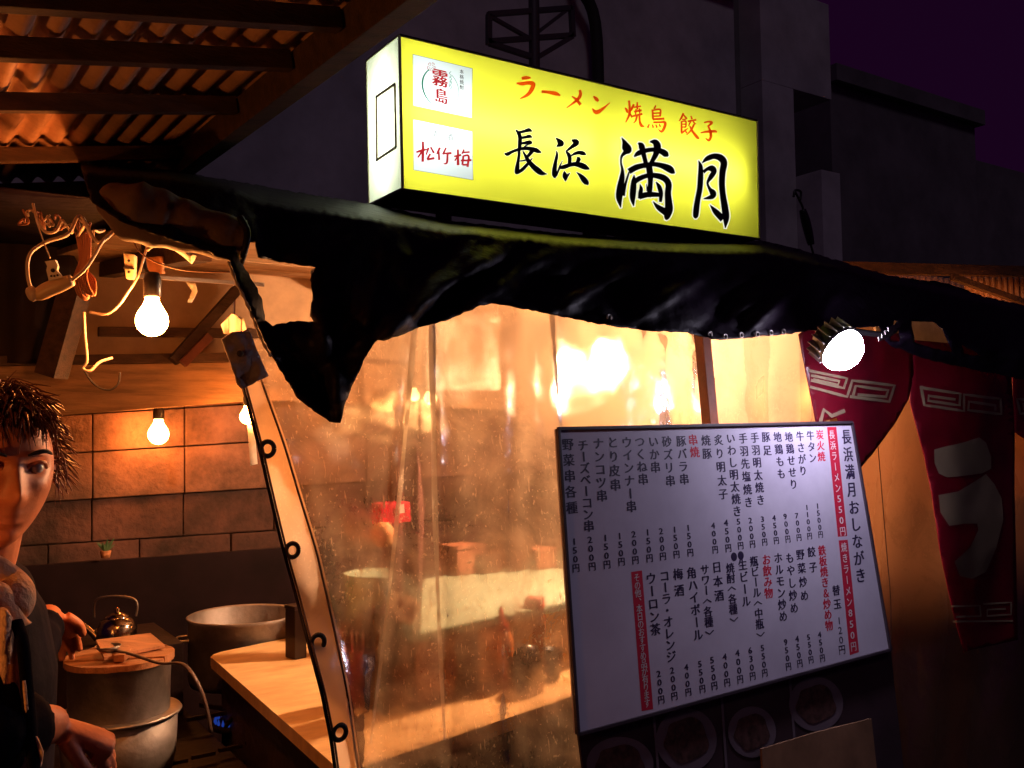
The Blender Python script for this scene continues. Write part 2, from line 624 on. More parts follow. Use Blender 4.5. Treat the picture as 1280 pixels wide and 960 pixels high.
for zz in (2.2, 4.0, 5.4):
    box('pipe_bracket', (xp - .12, YB - .28, zz), (xp + .12, YB - .001, zz + .05), M_rubber, pp, .004)

bB = empty('neighbour_building', (pY(1150, 200, 12).x, 12, 0), 'lower dark concrete building to the right of the apartment block', 'building')
YC = 12.0
xc0 = pY(1037, 100, YC).x; xc1 = pY(1216, 100, YC).x; xc2 = pY(1300, 150, YC).x + 14
zt = pY(1037, 82, YC).z
box('wall', (xc0, YC, 0), (xc1, YC + 9, zt - .35), M_conc2, bB, .01)
box('parapet', (xc0, YC - .18, zt - .349), (xc1 + .15, YC + 9.1, zt), M_conc2, bB, .01)
box('side_wing', (xc1 + .155, YC + .3, 0), (xc2, YC + 8, zt - 1.0), M_conc2, bB, .01)
for k in range(3):
    xx = lerp(xc1, xc2 - 14, .25 + .3 * k)
    w = box('window', (xx, YC + .24, 3.4), (xx + .9, YC + .298, 4.5), M_conc, bB, .004)
    box('pane', (xx + .06, YC + .22, 3.46), (xx + .84, YC + .238, 4.44), M_glassd, w, 0)
for k in range(4):
    xx = lerp(xc0, xc1, .12 + .22 * k)
    w = box('window', (xx, YC - .06, 3.2), (xx + 1.1, YC - .002, 4.5), M_conc2, bB, .004)
    box('pane', (xx + .07, YC - .08, 3.27), (xx + .53, YC - .062, 4.43), M_glassd, w, 0)
    box('pane', (xx + .57, YC - .08, 3.27), (xx + 1.03, YC - .062, 4.43), M_glassd, w, 0)

# steel bracket / aerial frame behind the sign
M_aer = mat('aerial_steel', (.10, .085, .10), .5, metal=.4)
ae = empty('steel_aerial_frame', pY(668, 90, 6), 'dark steel lattice frame on a pole above the sign', 'aerial')
YA = 6.0
tube('pole', [pY(668, 250, YA), pY(668, 90, YA), pY(667, -30, YA)], .045, M_aer, ae)


def abar(a, b, w=.04): bar('frame_bar', pY(*a, YA), pY(*b, YA), w, w, M_aer, ae, up=Vector((0, 1, 0)))


abar((610, 18), (714, 10)); abar((609, 52), (716, 44)); abar((611, 18), (611, 56)); abar((714, 8), (716, 46)); abar((612, 54), (667, 72)); abar((715, 46), (668, 74)); abar((612, 20), (665, 50), .028); abar((712, 10), (670, 42), .028)

# hanging cable with sleeve at the building corner
hc = empty('hanging_cable', pY(1005, 250, 5), 'dark hanging cable with a thick sleeve beside the building corner', 'cable')
tube('cable', [pY(994, 240, 5), pY(999, 250, 5), pY(1004, 262, 5), pY(1012, 300, 5), pY(1019, 325, 5), pY(1026, 345, 5)], .009, M_black, hc)
tube('cable_sleeve', [pY(1003, 262, 5), pY(1008, 280, 5), pY(1014, 306, 5)], lambda t: .026 + .012 * math.sin(t * 3.1), M_black, hc)
tube('hook', [pY(992, 246, 5), pY(994, 238, 5), pY(1001, 240, 5), pY(1000, 250, 5)], .01, M_black, hc)

# ================================================================== LEFT ROOF (corrugated, seen from below)
roof = empty('corrugated_roof', pD(215, 215, 2.0), 'rusty corrugated sheet roof on wooden purlins, seen from below', 'roof')
P0 = pD(215, 213, 2.05)
RA = Vector((1, 0, .17)).normalized()
RB = Vector((0, 1, .04)).normalized()
RP = Plane(P0, P0 + RA, P0 + RB)
RN = RA.cross(RB).normalized()


def rp(a, b, h=0): return P0 + RA * a + RB * b + RN * h


def rcoord(p):
    q = p - P0
    # solve in RA, RB
    g11 = RA.dot(RA); g12 = RA.dot(RB); g22 = RB.dot(RB)
    b1 = q.dot(RA); b2 = q.dot(RB)
    det = g11 * g22 - g12 * g12
    return ((b1 * g22 - b2 * g12) / det, (b2 * g11 - b1 * g12) / det)


pitch = .045


def corr_sheet(name, a0, a1, b0, b1, lift, parent, m):
    n = int((a1 - a0) / pitch * 8)
    V, F = [], []
    nb = 6
    for j in range(nb + 1):
        for i in range(n + 1):
            a = lerp(a0, a1, i / n); b = lerp(b0, b1, j / nb)
            V.append(rp(a, b, lift + .009 * math.sin(2 * math.pi * a / pitch) + .004 * fbm(a * 3, b * 3)))
    for j in range(nb):
        for i in range(n):
            q = j * (n + 1) + i
            F.append((q, q + 1, q + n + 2, q + n + 1))
    o = mk(name, V, F, m, parent, True)
    md = o.modifiers.new('thickness', 'SOLIDIFY'); md.thickness = .0015
    return o


aL = -1.9
corr_sheet('roof_sheet', aL, -.36, -1.6, .33, .046, roof, M_corr)
corr_sheet('roof_sheet', -.42, .03, -1.6, .36, .053, roof, M_corr)
for (x0, y0, h, w) in ((0, 26, .024, .05), (0, 85, .022, .05), (0, 146, .02, .045), (0, 206, .02, .04), (0, -36, .024, 0), (0, -100, .024, 0)):
    pa = rcoord(RP.at(10, y0 - 4)); pb = rcoord(RP.at(200, y0 + 3))
    b = (pa[1] + pb[1]) / 2
    bar('purlin', rp(aL, b, .0205), rp(-.004, b, .0205), h, .029, M_wood_dark, roof, up=RN)
bar('purlin', rp(aL, .3, .0175), rp(-.004, .3, .0175), .03, .035, M_wood_dark, roof, up=RN)
bar('edge_rafter', rp(.02, -1.7, .01), rp(.02, .4, .01), .04, .05, M_wood_dark, roof, up=RN)
for k in range(18):
    a = -1.7 + .1 * k; b = rcoord(RP.at(10, 76))[1]
# ================================================================== BACK WALL
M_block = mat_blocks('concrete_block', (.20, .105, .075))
M_block_shade = mat_blocks('dirty_concrete_block', (.09, .042, .035))  # darker copy for the less lit lower rows: shade put into the colour
M_mortar = mat('mortar', (.10, .055, .04), .95, bump=.5)
YW = 3.62
SL = -.062


def wy(x, y0): return y0 + SL * (x - 115)


wallo = tag(box('block_wall', (-2.2, YW + .045, 0), (5.2, YW + .14, 2.0), M_mortar, None, 0), 'low wall of large concrete blocks behind the cook and stall', 'wall')
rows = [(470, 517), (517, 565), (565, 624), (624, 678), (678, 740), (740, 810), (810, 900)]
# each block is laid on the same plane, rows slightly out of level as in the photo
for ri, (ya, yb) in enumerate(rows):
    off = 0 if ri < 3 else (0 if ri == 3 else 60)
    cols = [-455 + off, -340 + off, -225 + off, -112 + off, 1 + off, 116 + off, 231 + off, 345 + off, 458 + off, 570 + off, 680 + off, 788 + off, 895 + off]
    for ca, cb in zip(cols, cols[1:]):
        q = [pY(ca + .9, wy(ca, ya) + .9, YW), pY(cb - .9, wy(cb, ya) + .9, YW), pY(cb - .9, wy(cb, yb) - .9, YW), pY(ca + .9, wy(ca, yb) - .9, YW)]
        if q[2].z < .02: continue
        dy = random.uniform(-.004, .004) - (.0 if ri < 3 else -.02)
        front = [p + Vector((0, dy, 0)) for p in q]
        back = [Vector((p.x, YW + .06, p.z)) for p in q]
        bm = bmesh.new()
        add_box8(bm, front + back, .004)
        bm_out('block', bm, M_block if ri < 3 else M_block_shade, wallo)

# upper timber framing at the back
YF = 3.42
fr = empty('stall_back_frame', (1.5, YF, 1.7), 'orange lit timber boards and braces over the block wall at the back', 'timber frame')


def board(name, pa, pb, ypx0, ypx1, m, y=YF, th=.02, parent=fr):
    """Board between two px x positions with (top, bottom) measured at each end."""
    q = [pY(pa, ypx0[0], y), pY(pb, ypx1[0], y), pY(pb, ypx1[1], y), pY(pa, ypx0[1], y)]
    bm = bmesh.new()
    add_box8(bm, q + [p + Vector((0, th, 0)) for p in q], .002)
    return bm_out(name, bm, m, parent)


board('fascia_board', -230, 330, (462, 542), (452, 500), M_wood, YF)
board('fascia_board', 332, 1300, (452, 500), (470, 540), M_wood, YF)
board('top_rail', -230, 330, (448, 461), (440, 451), M_wood_dark, YF - .03, .05)
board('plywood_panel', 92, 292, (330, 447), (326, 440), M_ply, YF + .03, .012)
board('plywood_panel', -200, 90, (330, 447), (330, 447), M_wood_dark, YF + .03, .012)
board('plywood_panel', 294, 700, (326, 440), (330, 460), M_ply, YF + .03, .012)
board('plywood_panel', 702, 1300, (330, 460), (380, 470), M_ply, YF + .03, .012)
board('cross_rail', 124, 330, (408, 420), (411, 422), M_wood_dark, YF - .02, .03)
bar('brace', pY(296, 362, YF - .06), pY(216, 452, YF - .06), .035, .045, M_wood_dark, fr, up=Vector((0, 1, 0)))
bar('brace', pY(262, 420, YF - .09), pY(228, 455, YF - .09), .03, .03, mat('red_wood', (.25, .07, .035), .7, var=.4), fr, up=Vector((0, 1, 0)))
bar('rail', pY(170, 345, YF - .5), pY(330, 356, YF - .5), .012, .012, M_steel, fr)

# ceiling of the stall
ceil = empty('stall_ceiling', (2.4, 2.7, 2.1), 'plank ceiling with dark joists inside the stall', 'ceiling')
def cz(y): return 1.965 + (y - 1.78) * .11
for k in range(9):
    y0 = 2.23 + k * .15
    j = random.uniform(0, .004)
    q = [Vector((.45, y0 + .002, cz(y0) + j)), Vector((3.1, y0 + .002, cz(y0) + j)), Vector((3.1, y0 + .148, cz(y0 + .148) + j)), Vector((.45, y0 + .148, cz(y0 + .148) + j))]
    bm = bmesh.new()
    add_box8(bm, q + [p + Vector((0, 0, .018)) for p in q], .002)
    bm_out('plank', bm, M_wood if k % 3 else M_ply, ceil)
for k in range(4):
    x0 = .62 + k * .80
    bar('joist', (x0, 2.25, cz(2.25) - .026), (x0, 3.40, cz(3.4) - .026), .05, .05, M_wood_dark, ceil)

# leaning dark post at the left, and the black cloth in front of it
dp_ = bar('leaning_post', pD(95, 360, 2.9), pD(64, 470, 2.9), .07, .07, M_wood_dark)
tag(dp_, 'dark leaning wooden post left of the hanging bulb', 'post')
sh = sheet('dark_hanging_cloth', [(-40, 250), (60, 262), (98, 330), (95, 380), (60, 455), (-40, 452)], lambda x, y: pD(x, y, 3.0 + .03 * math.sin(x * .2)), 14, mat('dark_cloth', (.03, .015, .012), .9, var=.4))
tag(sh, 'dark cloth hanging in the left corner under the roof', 'cloth')

# stall posts
post = bar('wooden_post', pY(876, 400, 1.67), pY(898, 640, 1.62), .028, .03, mat('reddish_post', (.22, .07, .035), .7, var=.4, bump=.3), None, up=Vector((0, 1, 0)))
tag(post, 'reddish wooden post standing between the two vinyl curtains', 'post')

# ================================================================== COUNTER
ZC = .93
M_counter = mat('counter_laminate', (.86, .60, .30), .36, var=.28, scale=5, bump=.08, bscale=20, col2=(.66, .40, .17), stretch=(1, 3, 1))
A = pZ(260, 818, ZC); B = pZ(430, 967, ZC)
fd = (pZ(715, 870, ZC) - B).normalized()
Cc = B + fd * 3.1
Dd = A + fd * 3.1 + Vector((0, .1, 0))
cnt = empty('counter', (B + Dd) / 2 * 1.0, 'long orange brown laminate counter top behind the vinyl curtain', 'counter')
cnt.location.z = 0


def poly_slab(name, pts, z0, z1, m, parent, bev=.004):
    bm = bmesh.new()
    lo = [bm.verts.new((p.x, p.y, z0)) for p in pts]
    hi = [bm.verts.new((p.x, p.y, z1)) for p in pts]
    bm.faces.new(lo[::-1]); bm.faces.new(hi)
    n = len(pts)
    for i in range(n): bm.faces.new((lo[i], lo[(i + 1) % n], hi[(i + 1) % n], hi[i]))
    if bev:
        es = [e for e in bm.edges if abs(e.verts[0].co.z - e.verts[1].co.z) < 1e-5]
        bmesh.ops.bevel(bm, geom=es, offset=bev, segments=2, affect='EDGES')
    return bm_out(name, bm, m, parent)


def rounded(pts, rad=.04, n=5):
    out = []
    for i, p in enumerate(pts):
        a = pts[i - 1]; b = pts[(i + 1) % len(pts)]
        p0 = p + (a - p).normalized() * rad; p1 = p + (b - p).normalized() * rad
        for k in range(n + 1):
            t = k / n
            out.append(p0 * (1 - t) ** 2 + p * 2 * t * (1 - t) + p1 * t * t)
    return out


poly_slab('counter_top', rounded([A, B, Cc, Dd]), ZC - .03, ZC, M_counter, cnt)
ins = .05
inn = (Dd - B).normalized() * ins * 1.6
A2, B2, C2, D2 = A + Vector((.03, -.03, 0)), B + Vector((.03, .04, 0)), Cc + Vector((-.04, .04, 0)), Dd + Vector((-.04, -.03, 0))
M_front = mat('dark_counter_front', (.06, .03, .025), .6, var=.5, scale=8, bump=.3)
# front apron of separate boards
fl = (C2 - B2)
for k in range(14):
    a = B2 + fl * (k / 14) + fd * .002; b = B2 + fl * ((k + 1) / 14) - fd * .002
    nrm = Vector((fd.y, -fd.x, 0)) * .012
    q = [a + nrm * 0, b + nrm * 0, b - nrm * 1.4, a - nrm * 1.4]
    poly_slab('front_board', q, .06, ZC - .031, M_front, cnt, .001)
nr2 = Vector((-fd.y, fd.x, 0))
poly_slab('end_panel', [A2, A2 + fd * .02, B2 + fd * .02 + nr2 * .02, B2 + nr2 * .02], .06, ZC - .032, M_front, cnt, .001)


# ------------------------------------------------------------------ light bulbs
def bulb(px, py, pos, r, m, label, socket=True, cordpts=None, group='bare light bulbs hanging in the stall', sock_len=.06):
    t = empty('light_bulb', pos, label, 'light bulb', group)
    prof = [(0, -r * 1.0), (r * .26, -r * .965), (r * .5, -r * .866), (r * .707, -r * .707), (r * .866, -r * .5), (r * .966, -r * .26), (r, 0), (r * .97, r * .25), (r * .88, r * .5), (r * .74, r * .73), (r * .6, r * .95), (r * .45, r * 1.25), (r * .42, r * 1.5)]
    lathe('glass', pos, prof, m, t, seg=40)
    lathe('socket', pos, [(0, r * 1.51), (r * .5, r * 1.52), (r * .56, r * 1.6), (r * .56, r * 1.6 + sock_len * .7), (r * .42, r * 1.6 + sock_len), (0, r * 1.62 + sock_len)], M_black, t, seg=16)
    if cordpts:
        tube('cord', [Vector(pos) + Vector((0, 0, r * 1.6 + sock_len * .9))] + cordpts, .0035, M_rubber, t)
    return t


b1 = pD(190, 401, 1.80)
bulb(0, 0, b1, .030, M_bulb, 'bare glowing bulb in a black socket under the cable tangle', cordpts=[pD(182, 335, 1.82), pD(178, 300, 1.85)], sock_len=.045)
b2 = pY(198, 543, 3.50)
bulb(0, 0, b2, .036, M_bulb2, 'small glowing bulb in front of the concrete block wall', cordpts=[pY(195, 508, 3.50), pY(192, 498, 3.44)], sock_len=.04)
b3 = pY(309, 521, 3.30)
bulb(0, 0, b3, .026, M_bulb2, 'small bulb peeking out left of the curtain hem strip', cordpts=[pY(308, 480, 3.3)], sock_len=.04)
b4 = pY(786, 448, 2.12)
bulb(0, 0, b4, .042, mat_emit('lit_bulb_glass_main', (1, .53, .26), 1500), 'brightest bulb, blown out behind the vinyl curtain', cordpts=[b4 + Vector((0, 0, .3))], sock_len=.05)
b5 = pY(518, 495, 3.1)
bulb(0, 0, b5, .020, M_bulb3, 'left of two small bulbs behind the vinyl curtain by the paper menu', cordpts=[b5 + Vector((0, 0, .4))], sock_len=.03)
b6 = pY(538, 498, 3.0)
bulb(0, 0, b6, .024, M_bulb3, 'right of two small bulbs just below the paper menu', cordpts=[b6 + Vector((0, 0, .4))], sock_len=.03)
b7 = pY(1175, 470, 2.5)
bulb(0, 0, b7, .034, M_bulb, 'bulb glowing behind the red shop curtain', cordpts=[b7 + Vector((0, 0, .3))], sock_len=.05)

b9 = Vector((-.66, 1.12, 1.40))
bulb(0, 0, b9, .03, mat_emit('lit_bulb_glass_dim', (1, .32, .06), 240), 'bulb hanging under the corrugated roof, just outside the left of the view', cordpts=[b9 + Vector((0, 0, .3))], sock_len=.05)

# ================================================================== SIGN
YS = 1.98
sg = empty('lightbox_sign', pY(725, 270, YS), 'yellow backlit box sign with black and red Japanese brush lettering', 'sign')
s_tl, s_tr, s_br, s_bl = (499, 44), (946, 151), (949, 299), (503, 237)


def sp_(px, py, lift=0.0): return pY(px, py, YS - lift)


TL, TR, BR, BL = [sp_(*p) for p in (s_tl, s_tr, s_br, s_bl)]
TH = .185


def s_in(p, d, lift=0): return Vector((p.x, p.y + d, p.z))


M_yel = mat_translucent('yellow_acrylic', (.86, .84, .055), .1)
M_wht = mat_translucent('white_acrylic', (.56, .64, .68), .1)
M_redac = mat_translucent('red_translucent_film', (.95, .10, .02), .12)
M_frame = mat('sign_frame_metal', (.06, .05, .05), .45, metal=.6)


def zm(x, y): return (440 + x / 4.571, 20 + y / 4.571)


pan1 = [zm(347, 218), zm(688, 300), zm(685, 583), zm(350, 512)]
pan2 = [zm(350, 590), zm(688, 660), zm(692, 937), zm(352, 880)]
# yellow face with the two white panels let into it
outer = [s_tl, s_tr, s_br, s_bl]
sheet('yellow_face', outer, lambda x, y: sp_(x, y), 60, M_yel, sg, .0, holes=[pan1, pan2], smooth=False)
sheet('white_panel', pan1, lambda x, y: sp_(x, y), 60, M_wht, sg, 0, smooth=False)
sheet('white_panel', pan2, lambda x, y: sp_(x, y), 60, M_wht, sg, 0, smooth=False)
# rest of the box
bk = [p + Vector((0, TH, 0)) for p in (TL, TR, BR, BL)]
mk('back_panel', bk, [(0, 1, 2, 3)], mat('sign_back_white', (.75, .75, .72), .7), sg)
mk('top_panel', [TL, TR, bk[1], bk[0]], [(0, 1, 2, 3)], M_frame, sg)
mk('bottom_panel', [BL, BR, bk[2], bk[3]], [(0, 1, 2, 3)], M_frame, sg)
mk('right_panel', [TR, BR, bk[2], bk[1]], [(0, 1, 2, 3)], M_frame, sg)
mk('left_end_panel', [TL, BL, bk[3], bk[0]], [(0, 1, 2, 3)], mat_translucent('end_acrylic', (.72, .80, .60), .05), sg)
# aluminium edging
M_edge = mat('sign_edge', (.5, .48, .3), .4, metal=.2)
for a, b in ((TL, TR), (BL, BR), (TL, BL), (TR, BR)):
    bar('edge_trim', a + Vector((0, -.001, 0)), b + Vector((0, -.001, 0)), .006, .006, M_frame if a is BL or a is TL and b is TR else M_edge, sg, up=Vector((0, 1, 0)), bev=.001)
for a, b in ((bk[0], bk[3]),):
    bar('edge_trim', a, b, .005, .005, M_edge, sg, up=Vector((0, 1, 0)), bev=.001)
bar('edge_trim', TL + Vector((-.0, 0, 0)), bk[0], .005, .005, M_edge, sg, bev=.001)
bar('edge_trim', BL, bk[3], .008, .008, M_frame, sg, bev=.001)
# tubes inside
hS = (TL.z - BL.z)
zmid = (TL.z + BL.z) / 2
M_tube = mat_emit('fluorescent_tube', (1, 1, .93), 16.5)
Lx = TR.x - TL.x
for k, (f0, f1, dz) in enumerate(((.03, .5, .01), (.5, .965, .012))):
    x0 = TL.x + Lx * f0 - (.03 if k == 0 else 0); x1 = TL.x + Lx * f1
    tube('fluorescent_tube', [(x0 + .02, YS + .055, zmid + dz), (x1 - .02, YS + .055, zmid + dz)], .014, M_tube, sg, seg=12)
    for xx in (x1 - .018,):
        box('tube_holder', (xx - .006, YS + .04, zmid + dz - .02), (xx + .006, YS + .183, zmid + dz + .02), M_paper, sg, .001)
tube('fluorescent_tube', [(TL.x + .045, YS + .10, BL.z + .03), (TL.x + .045, YS + .10, TL.z - .03)], .010, M_tube, sg, seg=12)  # extra upright tube, added to brighten the left end panel
# access hatch on the left end
XE = TL.x - .0015


def le(px, py, l=0.0): return pX(px, py, XE - l)


M_tape = mat('brown_tape', (.25, .16, .08), .6, var=.5, scale=40)
hq = [(470.5, 121), (493.5, 105), (495, 184), (471, 200)]
for i in range(4):
    bar('hatch_frame', le(*hq[i]), le(*hq[(i + 1) % 4]), .006, .003, M_tape, sg, up=Vector((1, 0, 0)), bev=.0005)
for p in hq:
    lathe('screw', le(p[0], p[1], .002), [(0, .002), (.003, .0015), (.004, 0)], M_rubber, sg, 8, axis=Vector((-1, 0, 0)))


def z4(x, y, l): return sp_(640 + x / 10.67, 160 + y / 10.67, .0015 + l)
def z5(x, y, l): return sp_(750 + x / 6.857, 160 + y / 6.857, .0015 + l)
def z6(x, y, l): return sp_(640 + x / 4.741, 85 + y / 4.741, .0015 + l)
def z2_(x, y, l): return sp_(*zm(x, y), .0015 + l)


naga = [[(50, 25, 10), (85, 65, 32), (106, 120, 38), (105, 200, 38), (100, 290, 34)],
        [(90, 60, 26), (170, 42, 28), (225, 28, 38), (265, 45, 14)],
        [(120, 132, 22), (180, 122, 28), (235, 112, 34), (266, 128, 8)],
        [(120, 206, 20), (180, 198, 30), (235, 186, 34), (268, 200, 14)],
        [(255, 200, 26), (200, 226, 14), (140, 272, 16)],
        [(-100, 340, 12), (-60, 348, 36), (0, 318, 28), (100, 282, 30), (200, 272, 36), (300, 290, 44), (350, 312, 38), (392, 327, 6)],
        [(95, 300, 28), (92, 380, 28), (80, 450, 30), (70, 530, 44), (66, 590, 44), (76, 614, 14)],
        [(66, 600, 30), (130, 560, 34), (190, 500, 32), (245, 435, 20), (275, 395, 4)],
        [(92, 442, 8), (150, 436, 16), (205, 420, 14)],
        [(275, 296, 44), (235, 350, 34), (190, 400, 22)],
        [(145, 310, 12), (180, 370, 28), (220, 440, 42), (280, 510, 50), (350, 570, 58), (400, 602, 44), (468, 614, 4)]]
hama = [[(583, 130, 4), (615, 160, 34), (648, 200, 62), (640, 220, 50), (592, 248, 5)],
        [(595, 303, 6), (600, 360, 26), (582, 450, 34), (566, 560, 46), (568, 630, 48), (574, 667, 12)],
        [(585, 640, 22), (622, 560, 20), (642, 500, 16), (673, 435, 3)],
        [(795, 158, 10), (838, 178, 50), (862, 200, 50), (800, 250, 34), (722, 312, 16)],
        [(718, 310, 12), (752, 350, 34), (770, 400, 38), (765, 490, 34)],
        [(785, 372, 12), (840, 342, 28), (900, 328, 38), (955, 342, 38), (986, 360, 6)],
        [(862, 395, 8), (890, 415, 42), (858, 478, 26)],
        [(640, 530, 30), (700, 518, 42), (780, 490, 38), (850, 482, 44), (930, 502, 58), (990, 530, 46), (1036, 550, 6)],
        [(698, 575, 8), (704, 620, 44), (712, 660, 50), (712, 708, 10)], [(775, 598, 4), (740, 635, 26), (718, 670, 20)],
        [(860, 590, 4), (910, 632, 34), (960, 690, 56), (998, 738, 46), (1004, 762, 8)]]
man = [[(186, 83, 4), (208, 120, 32), (225, 165, 66), (240, 190, 56), (215, 210, 34), (185, 245, 18), (180, 300, 14), (192, 360, 22), (188, 430, 42), (172, 520, 52), (165, 600, 48), (178, 682, 6)],
       [(195, 580, 34), (218, 480, 20), (250, 375, 12)],
       [(248, 372, 44), (310, 338, 44), (380, 320, 38), (450, 310, 34), (520, 320, 40), (590, 348, 54), (622, 374, 40), (640, 387, 8)],
       [(328, 128, 10), (354, 152, 46), (370, 210, 38), (385, 270, 34), (402, 340, 38)],
       [(428, 118, 8), (470, 122, 46), (492, 160, 56), (480, 220, 44), (450, 280, 34), (420, 345, 40)],
       [(293, 246, 10), (330, 216, 38), (400, 192, 34), (470, 186, 34), (530, 202, 44), (566, 226, 46), (584, 242, 10)],
       [(420, 330, 48), (430, 400, 48), (432, 460, 38), (426, 540, 38), (416, 592, 34)],
       [(292, 402, 4), (290, 450, 36), (285, 520, 48), (280, 600, 42), (288, 668, 8)],
       [(285, 470, 38), (340, 432, 38), (420, 406, 34), (500, 412, 44), (560, 438, 48), (588, 485, 48), (582, 560, 48), (588, 640, 56), (590, 700, 62), (572, 765, 44), (562, 786, 10)],
       [(455, 630, 4), (500, 680, 38), (565, 722, 54)],
       [(342, 482, 4), (352, 520, 28), (346, 560, 34), (344, 605, 32)], [(336, 588, 44), (400, 572, 42), (460, 570, 38), (522, 575, 28)],
       [(480, 462, 6), (506, 502, 32), (522, 560, 34), (518, 634, 22)], [(400, 482, 6), (406, 540, 14)]]
tsuki = [[(845, 280, 4), (862, 330, 32), (862, 420, 42), (855, 520, 42), (836, 620, 42), (825, 700, 46), (820, 756, 40), (820, 776, 10)],
         [(876, 299, 6), (920, 262, 36), (980, 242, 42), (1036, 258, 52), (1062, 300, 52), (1050, 380, 48), (1045, 480, 46), (1054, 580, 46), (1070, 680, 52), (1080, 770, 50), (1074, 856, 8)],
         [(944, 660, 4), (990, 716, 42), (1055, 782, 52)],
         [(885, 378, 26), (920, 352, 26), (958, 348, 50), (978, 372, 40), (950, 420, 36), (922, 470, 18), (940, 520, 24), (968, 558, 50), (956, 590, 38), (888, 607, 6)]]
ra = [[(58, 62, 12), (85, 58, 15), (110, 58, 6)], [(28, 90, 6), (60, 93, 15), (95, 88, 16), (126, 95, 18), (115, 130, 17), (90, 160, 13), (48, 182, 4)]]
bo = [[(176, 140, 12), (215, 143, 13), (260, 152, 17), (286, 163, 5)]]
me_ = [[(402, 130, 10), (405, 160, 14), (385, 190, 12), (324, 236, 3)], [(355, 168, 4), (380, 186, 11), (406, 218, 13)]]
nn_ = [[(483, 168, 5), (500, 184, 15), (512, 197, 8)], [(476, 240, 4), (498, 262, 17), (530, 248, 13), (580, 206, 2)]]
yaki = [[(670, 235, 4), (680, 250, 11), (684, 266, 5)], [(722, 215, 9), (708, 245, 9), (696, 260, 5)], [(693, 193, 9), (697, 235, 10), (695, 275, 10), (674, 322, 4)], [(698, 270, 4), (713, 292, 9)],
        [(722, 233, 7), (764, 226, 6)], [(742, 203, 7), (743, 246, 7)], [(724, 259, 7), (768, 250, 8)], [(735, 244, 5), (732, 277, 5)], [(755, 240, 5), (757, 270, 5)], [(716, 286, 8), (772, 272, 9)],
        [(740, 284, 8), (733, 312, 7), (720, 327, 3)], [(755, 280, 8), (757, 318, 9), (768, 342, 12), (784, 346, 4)]]
tori = [[(852, 222, 5), (843, 242, 8)], [(832, 246, 8), (836, 303, 8)], [(836, 250, 7), (878, 247, 8), (877, 287, 8)], [(838, 268, 6), (876, 266, 6)], [(838, 286, 6), (876, 284, 6)], [(834, 304, 8), (902, 300, 9)],
        [(838, 322, 7), (880, 321, 8), (907, 324, 11), (902, 355, 12), (886, 377, 9), (868, 364, 3)], [(813, 333, 4), (804, 354, 9)], [(832, 335, 4), (837, 354, 8)], [(852, 335, 4), (859, 353, 8)], [(872, 333, 4), (880, 348, 7)]]
gyo = [[(1016, 268, 8), (1004, 295, 8), (990, 314, 3)], [(1015, 275, 5), (1036, 302, 8)], [(1008, 305, 5), (1029, 304, 5)], [(1005, 315, 7), (1005, 382, 8)], [(1005, 318, 6), (1030, 316, 6), (1030, 350, 6)], [(1007, 333, 5), (1028, 333, 5)],
       [(1007, 350, 5), (1030, 350, 5)], [(1003, 386, 8), (1020, 375, 7), (1042, 358, 3)], [(1024, 364, 4), (1036, 387, 7)], [(1060, 284, 5), (1067, 302, 8)], [(1042, 316, 7), (1092, 307, 8)], [(1058, 318, 6), (1047, 342, 4)],
       [(1074, 317, 5), (1087, 334, 8)], [(1079, 334, 8), (1060, 370, 8), (1034, 397, 3)], [(1054, 344, 5), (1070, 375, 9), (1098, 411, 12), (1110, 416, 4)]]
shi = [[(1138, 323, 5), (1168, 318, 8), (1184, 325, 10), (1160, 346, 7)], [(1162, 344, 7), (1175, 375, 10), (1178, 408, 11), (1166, 429, 9), (1149, 417, 3)], [(1119, 384, 4), (1150, 378, 9), (1200, 375, 11), (1214, 381, 4)]]
M_halo = mat_emit('sign_white_outline', (.93, .95, .72), .92)
for nm, st, cv, m, ex, l0 in (  # black brush strokes, their white outlines, the red row
                              ('black_character', naga, z4, M_ink, 0, .001), ('black_character', hama, z4, M_ink, 0, .001), ('black_character', man, z5, M_ink, 0, .001), ('black_character', tsuki, z5, M_ink, 0, .001),
                              ('white_outline', naga, z4, M_halo, 12, 0), ('white_outline', hama, z4, M_halo, 12, 0), ('white_outline', man, z5, M_halo, 20, 0), ('white_outline', tsuki, z5, M_halo, 20, 0),
                              *[('red_character', s, z6, M_redac, 1.2, 0) for s in (ra, bo, me_, nn_, yaki, tori, gyo, shi)]):
    V, F = [], []
    strokes(V, F, st, cv, ex, l0, fat={z4: 1.38, z5: 1.13, z6: 1.35}[cv])
    mk(nm, V, F, m, sg)
matsu = [[(405, 718, 8), (406, 770, 11), (404, 832, 10)], [(368, 778, 7), (400, 768, 10), (427, 763, 5)], [(400, 775, 8), (376, 808, 5)], [(437, 753, 8), (424, 792, 5)], [(450, 750, 6), (468, 782, 8)], [(447, 788, 8), (430, 820, 8)], [(430, 820, 8), (470, 812, 9)]]
take = [[(502, 753, 8), (486, 788, 8)], [(496, 775, 6), (498, 822, 9)], [(537, 753, 6), (520, 790, 8)], [(518, 787, 6), (568, 783, 9)], [(546, 788, 8), (542, 838, 8), (524, 844, 3)]]
ume = [[(605, 763, 8), (606, 852, 11)], [(584, 802, 6), (624, 794, 8)], [(604, 800, 6), (588, 827, 5)], [(640, 763, 6), (629, 787, 6)], [(634, 780, 6), (672, 777, 7)], [(636, 800, 8), (631, 850, 8)], [(636, 800, 6), (666, 800, 8), (660, 862, 9)], [(622, 826, 7), (682, 824, 8)], [(632, 850, 7), (664, 850, 7)]]
M_redem = mat_emit('sign_red_print', (.80, .03, .04), .62)
M_greenp = mat_emit('sign_green_print', (.05, .42, .26), .5)
